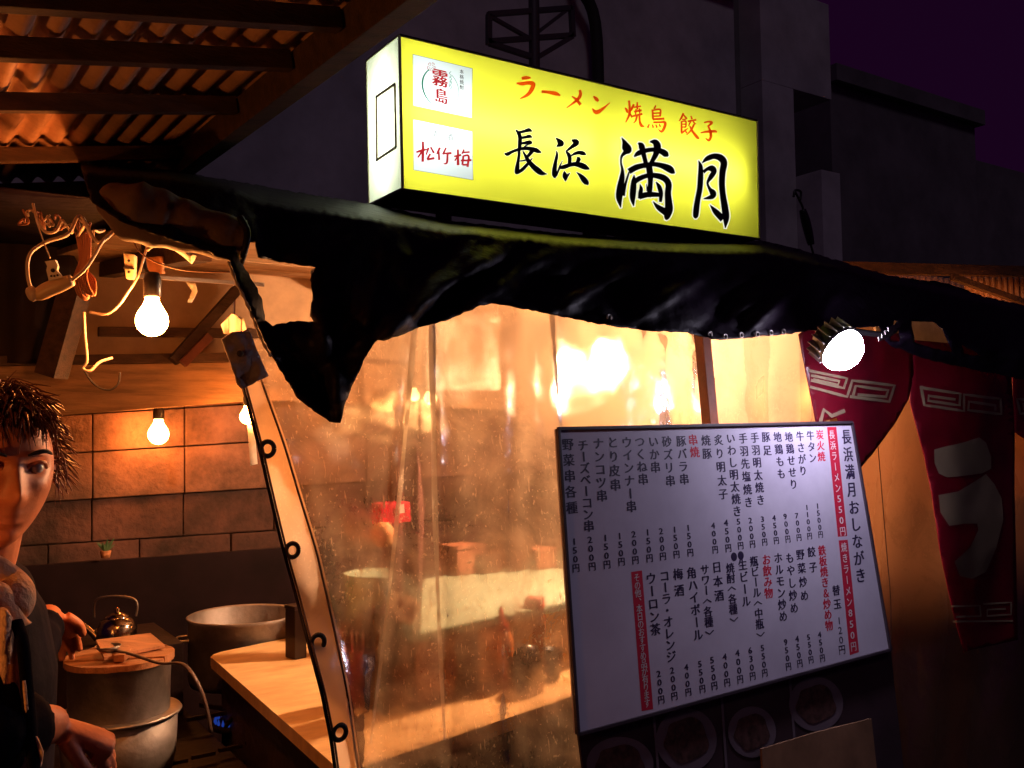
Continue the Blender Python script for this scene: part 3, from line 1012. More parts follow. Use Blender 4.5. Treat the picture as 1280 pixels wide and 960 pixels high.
M_blackp = mat('sign_black_print', (.02, .02, .025), .6)
for st in (matsu, take, ume):
    V, F = [], []
    strokes(V, F, st, z2_, 1.5, fat=1.3)
    mk('red_character', V, F, M_redem, sg)
sgU = (TR - TL).normalized(); sgU = Vector((1, 0, 0)); sgV = Vector((0, 0, -1))
pxm = (BL - TL).length / 193.0


def sign_text(items, m, name):
    V, F = [], []
    for ch, x, y, s, wt in items:
        put_glyph(V, F, ch, z2_(x, y, 0), sgU, sgV, s / 4.571 * pxm * 1.25, wt, wide=1.0)
    mk(name, V, F, m, sg)


sign_text([('清', 475, 672, 34, .005), ('酒', 560, 690, 34, .005)], M_blackp, 'small_black_print')
sign_text([(c, 627, 318 + 30 * i, 23, .02) for i, c in enumerate('本格焼酎')], M_blackp, 'small_black_print')
sign_text([(c, 562, 328 + 26 * i, 25, .01) for i, c in enumerate('くろきり')], M_greenp, 'green_print')
sign_text([('霧', 503, 355, 88, .035), ('島', 510, 458, 74, .035)], M_redem, 'red_print')
V, F = [], []
ring = []
for k in range(41):
    a = math.radians(128 + 285 * k / 40)
    ring.append((506 + 104 * math.cos(a), 412 - 114 * math.sin(a) + 25 * math.cos(a), 2.5 + 8 * max(0, 1 - abs(k / 40 - .17) * 3.2)))
strokes(V, F, [ring], z2_, 0)
mk('green_ring', V, F, M_greenp, sg)
V, F = [], []
fls = []
for k in range(5):
    a = 2 * math.pi * k / 5 + .3
    fls.append([(453 + 7 * math.cos(a), 290 + 8 * math.sin(a), 2), (453 + 22 * math.cos(a - .35), 290 + 24 * math.sin(a - .35), 3), (453 + 22 * math.cos(a + .35), 290 + 24 * math.sin(a + .35), 3), (453 + 7 * math.cos(a), 290 + 8 * math.sin(a), 2)])
strokes(V, F, fls, z2_, 0)
mk('flower_emblem', V, F, mat_emit('sign_pink_print', (.75, .12, .16), .55), sg)
for pan in (pan1, pan2):
    V, F = [], []
    strokes(V, F, [[(*pan[i], .5), (*pan[(i + 1) % 4], .5)] for i in range(4)], lambda x, y, l: sp_(x, y, .0015 + l))
    mk('panel_border', V, F, M_blackp, sg)
for fx in (.12, .5, .88):
    p = BL.lerp(BR, fx)
    box('support_leg', (p.x - .015, YS + .05, p.z - .22), (p.x + .015, YS + .08, p.z - .003), M_frame, sg, .001)

# light stick lying on the awning under the sign
pole = tube('metal_pole', [pY(430, 286, 1.92), pY(505, 292, 1.93), pY(588, 301, 1.95)], .0035, M_alu)
tag(pole, 'thin pale metal pole on the awning under the sign', 'pole')

# ================================================================== AWNING
hem = [(100, 300), (290, 325), (420, 530), (470, 425), (600, 382), (700, 395), (800, 412), (900, 425), (1010, 412), (1100, 405), (1140, 430), (1300, 480)]
rdg = [(100, 205), (215, 213), (365, 240), (470, 256), (560, 276), (700, 292), (830, 300), (950, 302), (1050, 326), (1110, 345), (1230, 370), (1300, 385)]


def aw_y(x, y):
    h = interp([(100, 300), (290, 330), (330, 420), (470, 425), (600, 382), (700, 395), (800, 412), (900, 425), (1010, 412), (1140, 420), (1300, 450)], x)
    r = interp(rdg, x)
    t = (y - r) / (h - r)
    t = max(0, min(1.5, t))
    if t > 1: return 1.50 + .06 * (t - 1)
    return 1.50 + .15 * (1 - t) if t > .12 else lerp(2.16, 1.632, (t / .12) ** .8)


CREASES = [(650, 296, 478, 420, -.05, 11), (668, 300, 500, 415, .035, 9), (600, 300, 440, 470, -.04, 12), (700, 310, 560, 395, -.035, 8), (780, 318, 640, 378, .03, 10), (800, 325, 690, 390, -.03, 7), (900, 330, 780, 405, -.035, 9), (960, 335, 870, 418, .03, 8),
           (1010, 345, 930, 418, -.03, 8), (400, 380, 425, 525, -.045, 10), (440, 330, 400, 510, .035, 9), (350, 440, 420, 520, .03, 8), (480, 300, 455, 430, -.03, 9), (1060, 350, 1010, 412, -.025, 7), (1200, 380, 1120, 430, -.03, 8), (330, 330, 300, 250, -.02, 8)]


def aw(x, y):
    d = aw_y(x, y)
    f = .022 * fbm(x * .011 + y * .006, y * .018, 3.1, 1, 4) + .016 * ridge(x * .012 - y * .01, y * .006 + x * .003, 7.7) + .006 * fbm(x * .05, y * .05, 1.2)
    # big diagonal creases where the sheet is pulled towards its ties
    for x0, y0, x1, y1, a, wd in CREASES:
        vx, vy = x1 - x0, y1 - y0
        L2 = math.hypot(vx, vy)
        s0 = ((x - x0) * vx + (y - y0) * vy) / L2 / L2
        q = ((x - x0) * vy - (y - y0) * vx) / L2
        if -.3 < s0 < 1.3: f += .7 * a * math.exp(-(q / wd) ** 2) * math.exp(-((s0 - .5) / .5) ** 4)
    tt = (y - interp(rdg, x)) / 110
    return pY(x, y, d + f * min(1, max(.15, tt * 2)))


aw_out = [(100, 205), (215, 214), (300, 228), (365, 240), (470, 257), (560, 276), (700, 292), (830, 301), (950, 301), (1000, 312), (1050, 327), (1110, 345), (1180, 353), (1230, 371), (1310, 388),
          (1310, 492), (1280, 475), (1200, 458), (1150, 447), (1110, 430), (1098, 408), (1010, 413), (990, 417), (900, 425), (860, 416), (800, 412), (740, 403), (680, 391), (640, 382), (615, 379), (600, 382), (560, 399),
          (520, 411), (480, 425), (472, 424), (460, 440), (440, 482), (428, 512), (426, 528), (412, 527), (398, 517), (372, 498), (350, 462), (333, 430), (318, 395), (300, 360), (287, 326), (240, 306), (195, 293), (150, 275), (115, 252)]
hole1 = [(292, 301), (318, 303), (322, 321), (350, 327), (394, 334), (388, 350), (391, 375), (387, 395), (392, 402), (362, 402), (340, 408), (331, 400), (327, 376), (316, 352), (300, 328)]
holeA = [(1140, 402), (1166, 402), (1178, 412), (1184, 424), (1190, 440), (1162, 434), (1142, 427)]
holeB = [(1118, 400), (1121, 400), (1125, 427), (1112, 425)]
holeC = [(1201, 431), (1229, 446), (1204, 442)]
awn = sheet('black_awning', aw_out, aw, 5, M_vinyl_black, None, .003, holes=[hole1, holeA, holeB, holeC], ragged=.9)
tag(awn, 'wrinkled black tarpaulin awning drooping to a torn point under the sign', 'awning')
# top side of the awning continuing back over the stall
rt = sheet('awning_back', [(1, 0)] and [(.1, 1.98), (3.15, 1.98), (3.15, 3.5), (.1, 3.5)], lambda x, y: Vector((x, y + .03, 2.035 + (y - 2.05) * .11 + .008 * fbm(x * 1.5, y * 2))), .12, M_vinyl_black, None, .003)
tag(rt, 'black tarpaulin stretched flat over the top of the stall', 'tarpaulin')
# rings along the hem
for px, py in ((886, 418), (905, 421), (925, 419), (945, 418), (962, 416), (978, 415), (760, 397)):
    p = aw(px, py)
    bm = bmesh.new()
    cpts = [p + Vector((.006 * math.cos(a), -.004, .006 * math.sin(a))) for a in [2 * math.pi * k / 12 for k in range(13)]]
    add_tube(bm, cpts, .002, 6, 1, cap=False)
    bm_out('grommet', bm, M_steel, awn, True)
# shiny crumpled vinyl at the tear
cr = sheet('crumpled_vinyl_scrap', [(388, 338), (398, 333), (402, 350), (404, 372), (408, 390), (396, 398), (387, 396), (391, 370)], lambda x, y: pY(x, y, 1.66 + .03 * fbm(x * .09, y * .05, 2.2)), 4, mat('crumpled_clear_vinyl', (.25, .25, .32), .18, trans=.25, bump=.5), None, .001)
tag(cr, 'shiny crumpled scrap of vinyl at the tear in the awning', 'vinyl scrap')
# brown rolled tarpaulin
M_brown = mat('brown_tarpaulin', (.15, .09, .06), .7, var=.45, scale=7, bump=.5, bscale=25)


def roll_r(t): return .044 + .006 * math.sin(t * 5) - .026 * (1 - min(1, t * 4)) + .0015 * math.sin(t * 31)


rl = tube('rolled_tarpaulin', [pY(128, 243, 1.62), pY(165, 263, 1.60), pY(205, 275, 1.60), pY(250, 288, 1.59), pY(302, 302, 1.58)], roll_r, M_brown, None, 18, 10)
tag(rl, 'brown rolled up tarpaulin tied under the left roof edge', 'tarpaulin')
tube('tie_strap', [pY(300, 272, 1.55), pY(309, 290, 1.53), pY(306, 312, 1.53), pY(300, 330, 1.56)], .006, M_vinyl_black, rl)

# ================================================================== VINYL CURTAIN
left_edge = [(290, 440), (301, 470), (305, 485), (324, 555), (340, 625), (355, 687), (371, 745), (386, 802), (403, 865), (414, 920), (420, 960), (424, 1010)]
hemw = [(440, 20), (485, 25), (555, 31), (687, 40), (802, 35), (920, 27), (1010, 26)]


def lx(y): return interp([(b, a) for a, b in left_edge], y)


def cy(x, y):
    base = 1.72 - .17 * (y - 400) / 560
    base += .05 * math.exp(-((x - lx(y)) / 70) ** 2) * math.sin(y * .02)
    # vertical folds hung from the rail
    base += .005 * math.sin(x * .03 + .4 * math.sin(y * .01)) + .006 * fbm(x * .02, y * .004, 5.5)
    for x0, x1, a, wd in ((520, 462, .012, 7), (537, 560, -.009, 8), (560, 590, .006, 14), (650, 640, .006, 12), (690, 700, -.008, 12), (840, 850, .006, 12), (345, 452, .006, 10)):
        c = lerp(x0, x1, (y - 400) / 520)
        base += a * math.exp(-((x - c) / wd) ** 2)
    return base + .004 * fbm(x * .03, y * .03, 9.1)


def cs(x, y): return pY(x, y, cy(x, y))


glare_ctr = cs(752, 448)  # centre of the painted glare in front of the brightest bulb
M_vin = mat_vinyl('clear_vinyl', .72, (.80, .62, .44), .40, .55, .42, .7, ((glare_ctr.x, glare_ctr.y, glare_ctr.z), .36))
M_vin2 = mat_vinyl('cloudy_vinyl', .3, (.30, .22, .18), .35, .35, .7, .35)
cur = empty('vinyl_curtain', cs(600, 420), 'large scratched clear vinyl curtain with a grommeted beige hem strip', 'curtain')
M_creased = mat_translucent('vinyl_fold', (.75, .6, .42), .4, .2)
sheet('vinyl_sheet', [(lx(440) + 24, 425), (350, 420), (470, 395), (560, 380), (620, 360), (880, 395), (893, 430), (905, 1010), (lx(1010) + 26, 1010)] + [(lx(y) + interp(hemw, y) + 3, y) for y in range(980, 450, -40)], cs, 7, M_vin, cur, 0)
M_hem = mat_vinyl('beige_hem_vinyl', .12, (.95, .80, .68), .3, .4, .92, .3)
hem_o = [(lx(y), y) for y in range(470, 1010, 20)] + [(lx(y) + interp(hemw, y) + 4, y) for y in range(1000, 460, -20)]
sheet('hem_strip', hem_o, lambda x, y: pY(x, y, cy(x, y) - .004), 9, M_hem, cur, 0)
M_stitch = mat('dark_stitching', (.07, .03, .02), .8)
tube('stitching', [pY(lx(y) + 3, y, cy(lx(y) + 3, y) - .008) for y in range(470, 1000, 25)], .0022, M_stitch, cur, 6, 2)
tube('stitching', [pY(lx(y) + interp(hemw, y), y, cy(lx(y) + 35, y) - .008) for y in range(470, 1000, 25)], .0022, M_stitch, cur, 6, 2)
tube('edge_binding', [pY(lx(y) - 1, y, cy(lx(y), y) - .004) for y in range(470, 1000, 25)], .0032, M_vinyl_black, cur, 8, 2)
for gx, gy in ((335, 561), (366, 688), (398, 803), (425, 916)):
    p = pY(gx, gy, cy(gx, gy) - .009)
    bm = bmesh.new()
    tilt = .35
    for k in range(2):
        pass
    cpts = [p + Vector((.0125 * math.cos(a) * .95, .002, .0125 * math.sin(a) * 1.02)) for a in [2 * math.pi * k / 20 for k in range(21)]]
    add_tube(bm, cpts, .0044, 8, 1, cap=False)
    bm_out('grommet', bm, M_rubber, cur, True)
# the thick welded folds in the vinyl
for x0, y0, xm, ym, x1, y1, w0, w1 in ((519, 400, 498, 660, 463, 930, 7, 3), (540, 396, 541, 640, 556, 925, 8, 4), (690, 392, 694, 470, 702, 540, 6, 3)):
    n = 24
    L1, R1 = [], []
    for k in range(n + 1):
        t = k / n
        c = (1 - t) ** 2 * x0 + 2 * t * (1 - t) * xm + t * t * x1
        y = lerp(y0, y1, t)
        w_ = lerp(w0, w1, t) * (1 + .2 * math.sin(t * 17))
        L1.append((c - w_ / 2, y)); R1.append((c + w_ / 2, y))
    sheet('fold_crease', L1 + R1[::-1], lambda x, y: pY(x, y, cy(x, y) - .004), 8, mat_vinyl('creased_vinyl', .35, (.95, .85, .7), .3, .3), cur, 0)
# grey patch at the head of the hem strip
M_grey = mat('grey_canvas', (.26, .22, .24), .85, var=.4, scale=12, bump=.5, bscale=60)
gp = sheet('grey_canvas_patch', [(277, 424), (290, 415), (312, 414), (322, 440), (335, 470), (322, 476), (303, 486), (297, 480)], lambda x, y: pY(x, y, 1.64 + .01 * fbm(x * .05, y * .05, 4)), 6, M_grey, None, .004)
tag(gp, 'grey canvas patch bolted at the top of the curtain hem strip', 'canvas patch')
lathe('bolt', pY(300, 442, 1.632), [(0, .006), (.005, .004), (.006, 0)], M_rubber, gp, 10, axis=Vector((0, -1, 0)))
# cream upper triangle of canvas between the hem strip and the awning
# second vinyl panel to the right of the post
c2 = sheet('vinyl_curtain', [(885, 400), (1015, 395), (1012, 450), (1075, 640), (1080, 1010), (905, 1010)], lambda x, y: pY(x, y, 1.74 - .12 * (y - 400) / 560 + .01 * math.sin(x * .08) + .01 * fbm(x * .03, y * .006, 2)), 10, M_vin2, None, 0)
tag(c2, 'cloudy pale vinyl curtain between the wooden post and red cloth', 'curtain')
c3 = empty('vinyl_curtain', pY(1180, 500, 1.75), 'orange glowing vinyl curtain behind the red shop curtain', 'curtain')


def c3s(x, y): return pY(x, y, 1.80 - .16 * (y - 480) / 480 + .008 * math.sin(x * .055 + y * .004) + .006 * fbm(x * .03, y * .006, 8))


M_vin3 = mat_vinyl('cloudy_orange_vinyl', .15, (.42, .20, .10), .4, .5, .9, .25)
sheet('vinyl_sheet', [(1050, 470), (1360, 470), (1400, 1010), (1135, 1010), (1105, 850), (1085, 680), (1072, 600)], c3s, 10, M_vin3, c3, 0)
for xa, xb, xc in ((1093, 1112, 1135),):
    tube('seam', [c3s(lerp(xa, xb, t / 5) if t < 5 else xb, 520 + 46 * t) + Vector((0, -.004, 0)) for t in range(9)], .0014, M_stitch, c3, 6, 2)
tube('edge_binding', [c3s(x, y) + Vector((0, -.004, 0)) for x, y in ((1074, 600), (1084, 660), (1092, 740), (1105, 850), (1125, 960), (1135, 1005))], .003, mat('orange_edge', (.5, .25, .1), .5), c3, 8, 3)

# ================================================================== NOREN (red shop curtain)
M_red = mat_translucent('red_cotton', (.17, .004, .016), .7, .25)
M_cream = mat_translucent('cream_print', (.27, .20, .13), .85, .15)


def nor(x, y): return 1.60 + .016 * math.sin(x * .045 + .002 * y) + .012 * fbm(x * .02, y * .008, 6.1) - .05 * (y - 440) / 400


def ns(x, y, l=0.0): return pY(x, y, nor(x, y) - l)


def noren_panel(outline, label, loc):
    t = empty('red_shop_curtain', ns(*loc), label, 'shop curtain', 'red cloth panels of the shop curtain')
    sheet('cloth', outline, ns, 8, M_red, t, .002)
    return t


def print_strokes(sts, parent, name='printed_pattern', m=None, cut=None, w=None):
    V, F = [], []
    for st in sts:
        # break long straight runs so that they follow the folds
        fine = []
        for a, b in zip(st, st[1:]):
            k = max(1, int(math.hypot(b[0] - a[0], b[1] - a[1]) / 8))
            fine += [tuple(lerp(a[i], b[i], j / k) for i in range(3)) for j in range(k)]
        fine.append(st[-1])
        n = len(fine); b0 = len(V)
        for i, p in enumerate(fine):
            q, r = fine[max(i - 1, 0)], fine[min(i + 1, n - 1)]
            d = Vector((r[0] - q[0], r[1] - q[1])).normalized()
            nn = Vector((-d.y, d.x)) * p[2] / 2
            e0 = Vector((p[0], p[1]))
            if i == 0: e0 -= d * p[2] / 2
            if i == n - 1: e0 += d * p[2] / 2
            V.append(ns(e0.x + nn.x, e0.y + nn.y, .0035)); V.append(ns(e0.x - nn.x, e0.y - nn.y, .0035))
        F += [(b0 + 2 * i, b0 + 2 * i + 1, b0 + 2 * i + 3, b0 + 2 * i + 2) for i in range(n - 1)]
    return mk(name, V, F, m or M_cream, parent)


n1 = noren_panel([(998, 418), (1012, 408), (1140, 418), (1142, 470), (1135, 500), (1118, 530), (1090, 568), (1062, 600), (1058, 560), (1046, 522), (1020, 530), (1014, 500), (1006, 460)], 'red shop curtain panel gathered behind the bright white lamp', (1060, 425))
n2 = noren_panel([(1142, 425), (1262, 436), (1268, 540), (1268, 620), (1270, 700), (1272, 800), (1215, 812), (1205, 815), (1190, 760), (1175, 690), (1165, 620), (1155, 570), (1137, 502)], 'middle red shop curtain panel with a large cream katakana letter', (1200, 430))
n3 = noren_panel([(1264, 436), (1400, 450), (1400, 560), (1330, 560), (1290, 560), (1280, 548), (1268, 540)], 'red shop curtain panel cut off by the right edge of the picture', (1290, 440))


def pat(dx, dy, s=1.0, t=4.2, sk=.09):
    q = lambda x, y: (dx + x * s, dy + y * s + x * s * sk, t)
    return [[q(0, 0), q(46, 2), q(48, 24), q(12, 22), q(10, 10), q(40, 12)], [q(-2, 4), q(6, 36), q(54, 36), q(58, 4), q(102, 4), q(104, 34), q(64, 34), q(66, 14), q(96, 14), q(96, 24), q(76, 24)]]


def zr(x, y): return (960 + x / 3.694, 320 + y / 3.694)


W_ = 3.6
P_ = lambda *pts: [(*zr(*p), W_) for p in pts]
print_strokes([P_((195, 530), (365, 565), (350, 610), (205, 575)), P_((205, 552), (330, 578), (322, 596), (215, 572)), P_((200, 605), (365, 650), (390, 575), (585, 598), (560, 672), (385, 650)), P_((392, 648), (405, 600), (555, 620), (545, 650), (420, 640))], n1)
print_strokes([P_((708, 608), (888, 636), (885, 690), (740, 668), (742, 645), (860, 662)), P_((708, 608), (722, 688), (905, 716), (905, 640), (1073, 660), (1078, 730), (925, 712), (928, 672), (1050, 690), (1050, 708))], n2)
print_strokes([P_((1270, 720), (1165, 728), (1150, 660), (1270, 668)), P_((1270, 684), (1178, 684), (1182, 705), (1270, 705))], n3)
print_strokes([[(1026, 526, 5), (1030, 512, 5), (1040, 520, 5), (1054, 514, 5)]], n1)
zl = lambda x, y, w: (1040 + x * .4375, 540 + y * .4375, w * .4375)
# the large letter: broad filled strokes
V, F = [], []


def filled(parent, poly, name):
    return sheet(name, [(1040 + x * .4375, 540 + y * .4375) for x, y in poly], lambda x, y: ns(x, y, .0035), 7, M_cream, parent, 0)


filled(n2, [(292, 50), (330, 40), (375, 30), (420, 15), (440, 30), (455, 70), (455, 105), (430, 118), (380, 125), (330, 130), (305, 118), (293, 90)], 'katakana_stroke')
filled(n2, [(304, 180), (360, 170), (410, 140), (440, 120), (465, 150), (485, 190), (490, 250), (470, 330), (440, 400), (400, 420), (365, 412), (350, 370), (395, 330), (418, 280), (415, 262), (380, 262), (335, 268), (310, 230)], 'katakana_stroke')
print_strokes([[(1190, 758, 2.4), (1225, 757, 2.4), (1226, 770, 2.4), (1196, 771, 2.4)], [(1230, 755, 2.4), (1264, 753, 2.4), (1264, 768, 2.4), (1234, 770, 2.4), (1234, 762, 2.4), (1256, 761, 2.4)], [(1192, 777, 2.4), (1265, 776, 2.4)]], n2)

ip = empty('light_blocking_wall', Vector((3.2, 1.95, 0)), 'added dark boards blocking bulb light from the lower orange vinyl', 'low wall')  # added to keep bulb light off the lower part of the vinyl
for k in range(16):
    box('blocker_board', (2.02 + k * .2, 1.93, 0), (2.216 + k * .2, 1.95, 1.37), M_wood_dark, ip, .002)
box('blocker_rail', (2.0, 1.91, 1.371), (5.24, 1.97, 1.40), M_wood_dark, ip, .002)
# orange boards of the roof seen over the awning to the right
nb = empty('neighbouring_stall_roof', pY(1200, 350, 3.0), 'orange lit corrugated roof of the next stall beyond the awning', 'roof')


def cor_at(px0, px1, y0, y1, y):
    V, F = [], []
    n = 80
    for j in range(3):
        for i in range(n + 1):
            x = lerp(px0, px1, i / n)
            p = pY(x, lerp(lerp(y0[0], y1[0], i / n), lerp(y0[1], y1[1], i / n), j / 2), y)
            V.append(p + Vector((0, .012 * math.sin(i * 1.3), 0)))
    for j in range(2):
        for i in range(n):
            q = j * (n + 1) + i
            F.append((q, q + 1, q + n + 2, q + n + 1))
    o = mk('roof_sheet', V, F, M_corr, nb, True)
    md = o.modifiers.new('thickness', 'SOLIDIFY'); md.thickness = .002


cor_at(1080, 1205, (330, 368), (352, 380), 3.4)
cor_at(1206, 1330, (338, 385), (352, 400), 3.2)
board('roof_beam', 1040, 1340, (326, 341), (334, 346), M_wood_dark, 3.1, .05, nb)
bar('roof_beam', pY(1190, 346, 3.0), pY(1300, 385, 3.0), .035, .03, M_wood_dark, nb, up=Vector((0, 1, 0)))
b8 = pY(1260, 420, 2.9)
bulb(0, 0, b8, .03, M_bulb2, 'bulb under the next stall roof, hidden by red cloth', cordpts=[b8 + Vector((0, 0, .2))], sock_len=.04)
# pale panel seen through the holes over the red curtain
pb = board('inner_ply_board', 1095, 1260, (385, 470), (398, 470), M_ply, 2.3, .012, None)
tag(pb, 'plywood board glowing orange through the gaps over the red curtain', 'board')

# ================================================================== MENU BOARD
q_tl, q_tr, q_br, q_bl = (697, 536), (1064, 528), (1112, 812), (722, 918)
BTL = pY(*q_tl, 1.56); BTR = pY(*q_tr, 1.56); BBL = pY(*q_bl, 1.50)
MP = Plane(BTL, BTR, BBL)
mb = empty('menu_board', MP.at(900, 700), 'white menu board with columns of Japanese dishes and yen prices', 'menu board')
M_board = mat('white_board_face', (.68, .64, .78), .42, var=.15, scale=2.2, bump=.05, bscale=12, col2=(.56, .52, .66))
bq = [MP.at(*p) for p in (q_tl, q_tr, q_br, q_bl)]
bm = bmesh.new()
add_box8(bm, bq + [p - MP.n * .012 for p in bq], 0)
bm_out('board_panel', bm, M_board, mb)
M_bedge = mat('board_edge', (.05, .035, .05), .5, var=.3)
for i in range(4):
    a, b = bq[i], bq[(i + 1) % 4]
    bar('edge_strip', a + MP.n * .001, b + MP.n * .001, .007, .009, M_bedge, mb, up=MP.n, bev=.001)


def col(text, x0, y0, x1, y1, m=M_blueink, weight=.034, wide=1.14, size=None, name='menu_text', lift=.0003):
    V, F = [], []
    chars = text
    n = len(chars)
    a = MP.at(x0, y0, lift); b = MP.at(x1, y1, lift)
    step = (b - a).length / max(1, n - 1) if n > 1 else .02
    s = size or step
    s = min(s * 1.03, .0258) if size is None else size
    d = (b - a).normalized()
    uu = MP.u
    for i, c in enumerate(chars):
        put_glyph(V, F, c, a.lerp(b, i / (n - 1)), uu, d, s * (1.03 if not c.isascii() else 1.02), weight, wide if not c.isascii() else 1.35)
    return mk(name, V, F, m, mb)


menu = [('野菜串各種', 709.8, 555.5, 714.8, 634.6), ('チーズベーコン串', 728.8, 556.7, 736.1, 657.5), ('ナンコツ串', 748, 554.4, 752.6, 619.7), ('とり皮串', 766, 553, 769.4, 606), ('ウインナー串', 783.6, 553, 789.3, 633), ('つくね串', 799.8, 552, 804, 599), ('いか串', 816.8, 552, 819.3, 584), ('砂ズリ串', 833.5, 552, 838, 601), ('豚バラ串', 851.4, 551.4, 855.3, 599), ('焼豚', 882.3, 550.5, 883.7, 567),
        ('炙り明太子', 898.2, 550, 904, 617.5), ('いわし明太焼き', 913.4, 548, 921.3, 639), ('手羽先塩焼き', 928.8, 548, 935.7, 627.8), ('手羽明太焼き', 943.4, 547.2, 950.7, 625), ('豚足', 957.4, 546.3, 959, 563), ('地鶏もも', 971.9, 546.3, 976.6, 592.2), ('地鶏せせり', 986, 546.3, 992, 605.3), ('牛さがり', 1000, 545.3, 1003.8, 588.4), ('牛タン', 1013, 544.4, 1015.8, 572.5),
        ('餃子', 1014.4, 690, 1016.3, 709), ('野菜炒め', 1000.4, 693.3, 1005.6, 744.4), ('もやし炒め', 987.3, 697.5, 992.7, 760), ('ホルモン炒め', 972.7, 697.5, 979, 770.4), ('瓶ビール〈中瓶〉', 942.5, 701.7, 950.8, 793.3), ('生ビール', 928.3, 706, 932.7, 751.7), ('焼酎〈各種〉', 912.7, 710, 917.5, 774.6), ('日本酒', 896, 709, 899, 744.4), ('サワー〈各種〉', 881, 712, 887, 790.8), ('角ハイボール', 864.5, 716, 872.6, 793.5), ('梅酒', 847.7, 717.6, 849, 738), ('コーラ・オレンジ', 830.6, 720, 839, 820.6), ('ウーロン茶', 813.8, 723, 819.2, 786.7)]
for a in menu: col(*a)
prices = [('150円', 717.8, 677, 720, 710), ('200円', 737.3, 674.7, 740.3, 708), ('150円', 756.8, 672.4, 758.8, 705.6), ('150円', 774.6, 670, 777, 702), ('200円', 792, 667.8, 794.3, 700), ('150円', 809.5, 665.5, 812, 697.6), ('200円', 826.2, 664, 828.7, 695.3), ('150円', 843.2, 662, 845.7, 693), ('150円', 860.3, 659.8, 862.9, 690.7), ('400円', 891.3, 657, 894, 687), ('450円', 907.4, 653.5, 910.4, 685), ('500円', 923, 652, 925.8, 682), ('200円', 937.8, 650.7, 940.6, 680), ('350円', 953, 649, 955.8, 677.5), ('450円', 967.4, 647.5, 970.4, 675.6), ('900円', 981.4, 645.6, 984.8, 673.8), ('700円', 995.9, 644.7, 998.7, 671.9), ('1100円', 1008.6, 634.4, 1012, 670), ('1500円', 1022, 632.5, 1025.7, 668),
          ('450円', 1024.4, 793.3, 1028, 822.5), ('550円', 1010.6, 796.5, 1013.8, 824.6), ('450円', 996.3, 798.5, 999.8, 829), ('950円', 982, 802.7, 985.6, 833), ('550円', 953, 810, 956, 841), ('630円', 937.7, 813, 940.8, 845), ('400円', 921.7, 816.3, 925.2, 849), ('400円', 905.8, 821, 909, 853), ('550円', 890, 825, 893, 857), ('550円', 874.8, 830, 878, 861), ('400円', 857.7, 834, 860.4, 865), ('200円', 840, 838, 843, 870), ('200円', 823.3, 842.3, 826.6, 874.5)]
for a in prices: col(*a, weight=.034, wide=1.05, name='price_text')
for a in (('串焼', 866.3, 549.8, 868.4, 565), ('炭火焼', 1024.8, 543.4, 1026.8, 570.6), ('鉄板焼き＆炒め物', 1027.5, 688, 1036.3, 781.9), ('お飲み物', 958, 699.6, 960.8, 741.3)): col(*a, m=M_redink, name='red_heading')
col('長浜満月', 1058, 546, 1064.7, 612, size=.040, weight=.04, wide=.95, name='board_title')
col('おしながき', 1067.5, 634.4, 1075.8, 719.4, size=.038, weight=.035, name='board_title')
col('替玉', 1045.2, 738, 1046.7, 755, name='menu_text')
col('120円', 1049, 776, 1052.5, 812, name='price_text', weight=.012)
for x, y in ((926, 694.5), (917.5, 696)):
    c = MP.at(x, y, .0003)
    mk('round_mark', [c + MP.u * .010 * math.cos(a) + MP.v * .010 * math.sin(a) for a in [2 * math.pi * k / 16 for k in range(16)]], [tuple(range(16))], M_blueink, mb)
M_whitep = mat('white_print', (.75, .72, .75), .5)
for k, (qq, txt, t0, t1, sz) in enumerate((([(1033.8, 533.7), (1045.4, 533.7), (1059, 670), (1047.4, 671)], '長浜ラーメン550円', (1039.8, 543.4), (1053.4, 664), .024),
                                           ([(1048.4, 675.6), (1059.6, 674.7), (1073.8, 815), (1062.3, 819)], '焼きラーメン850円', (1055, 684), (1067, 808), .024),
                                           ([(788.9, 715), (802.4, 713), (816.5, 886.4), (802.2, 888.9)], 'その他、本日のおすすめ品が有ります', (796, 722), (809, 879), .0185))):
    mk('red_band', [MP.at(*p, .0002) for p in qq], [(0, 1, 2, 3)], M_redink, mb)
    col(txt, *t0, *t1, m=M_whitep, size=sz, weight=.015, name='white_text', lift=.0005, wide=.95)

# poster of dish photographs below the board
fb = empty('dish_photo_poster', MP.at(900, 920, -.02), 'dark poster with photographs of dishes below the menu board', 'poster')
M_fb = mat('poster_dark', (.05, .028, .035), .45, var=.4, scale=5)
fq = [(722, 908), (1112, 800), (1135, 1010), (735, 1010)]
bm = bmesh.new()
f3 = [MP.at(*p, -.016) for p in fq]
add_box8(bm, f3 + [p - MP.n * .006 for p in f3], 0)
bm_out('poster_panel', bm, M_fb, fb)


def disc(px, py, rx, ry, m, name, lift, parent, wob=0):
    V = [MP.at(px + rx * math.cos(a) * (1 + wob * math.sin(5 * a)), py + ry * math.sin(a) * (1 + wob * math.sin(4 * a)), lift) for a in [2 * math.pi * k / 32 for k in range(32)]]
    return mk(name, V, [tuple(range(32))], m, parent)


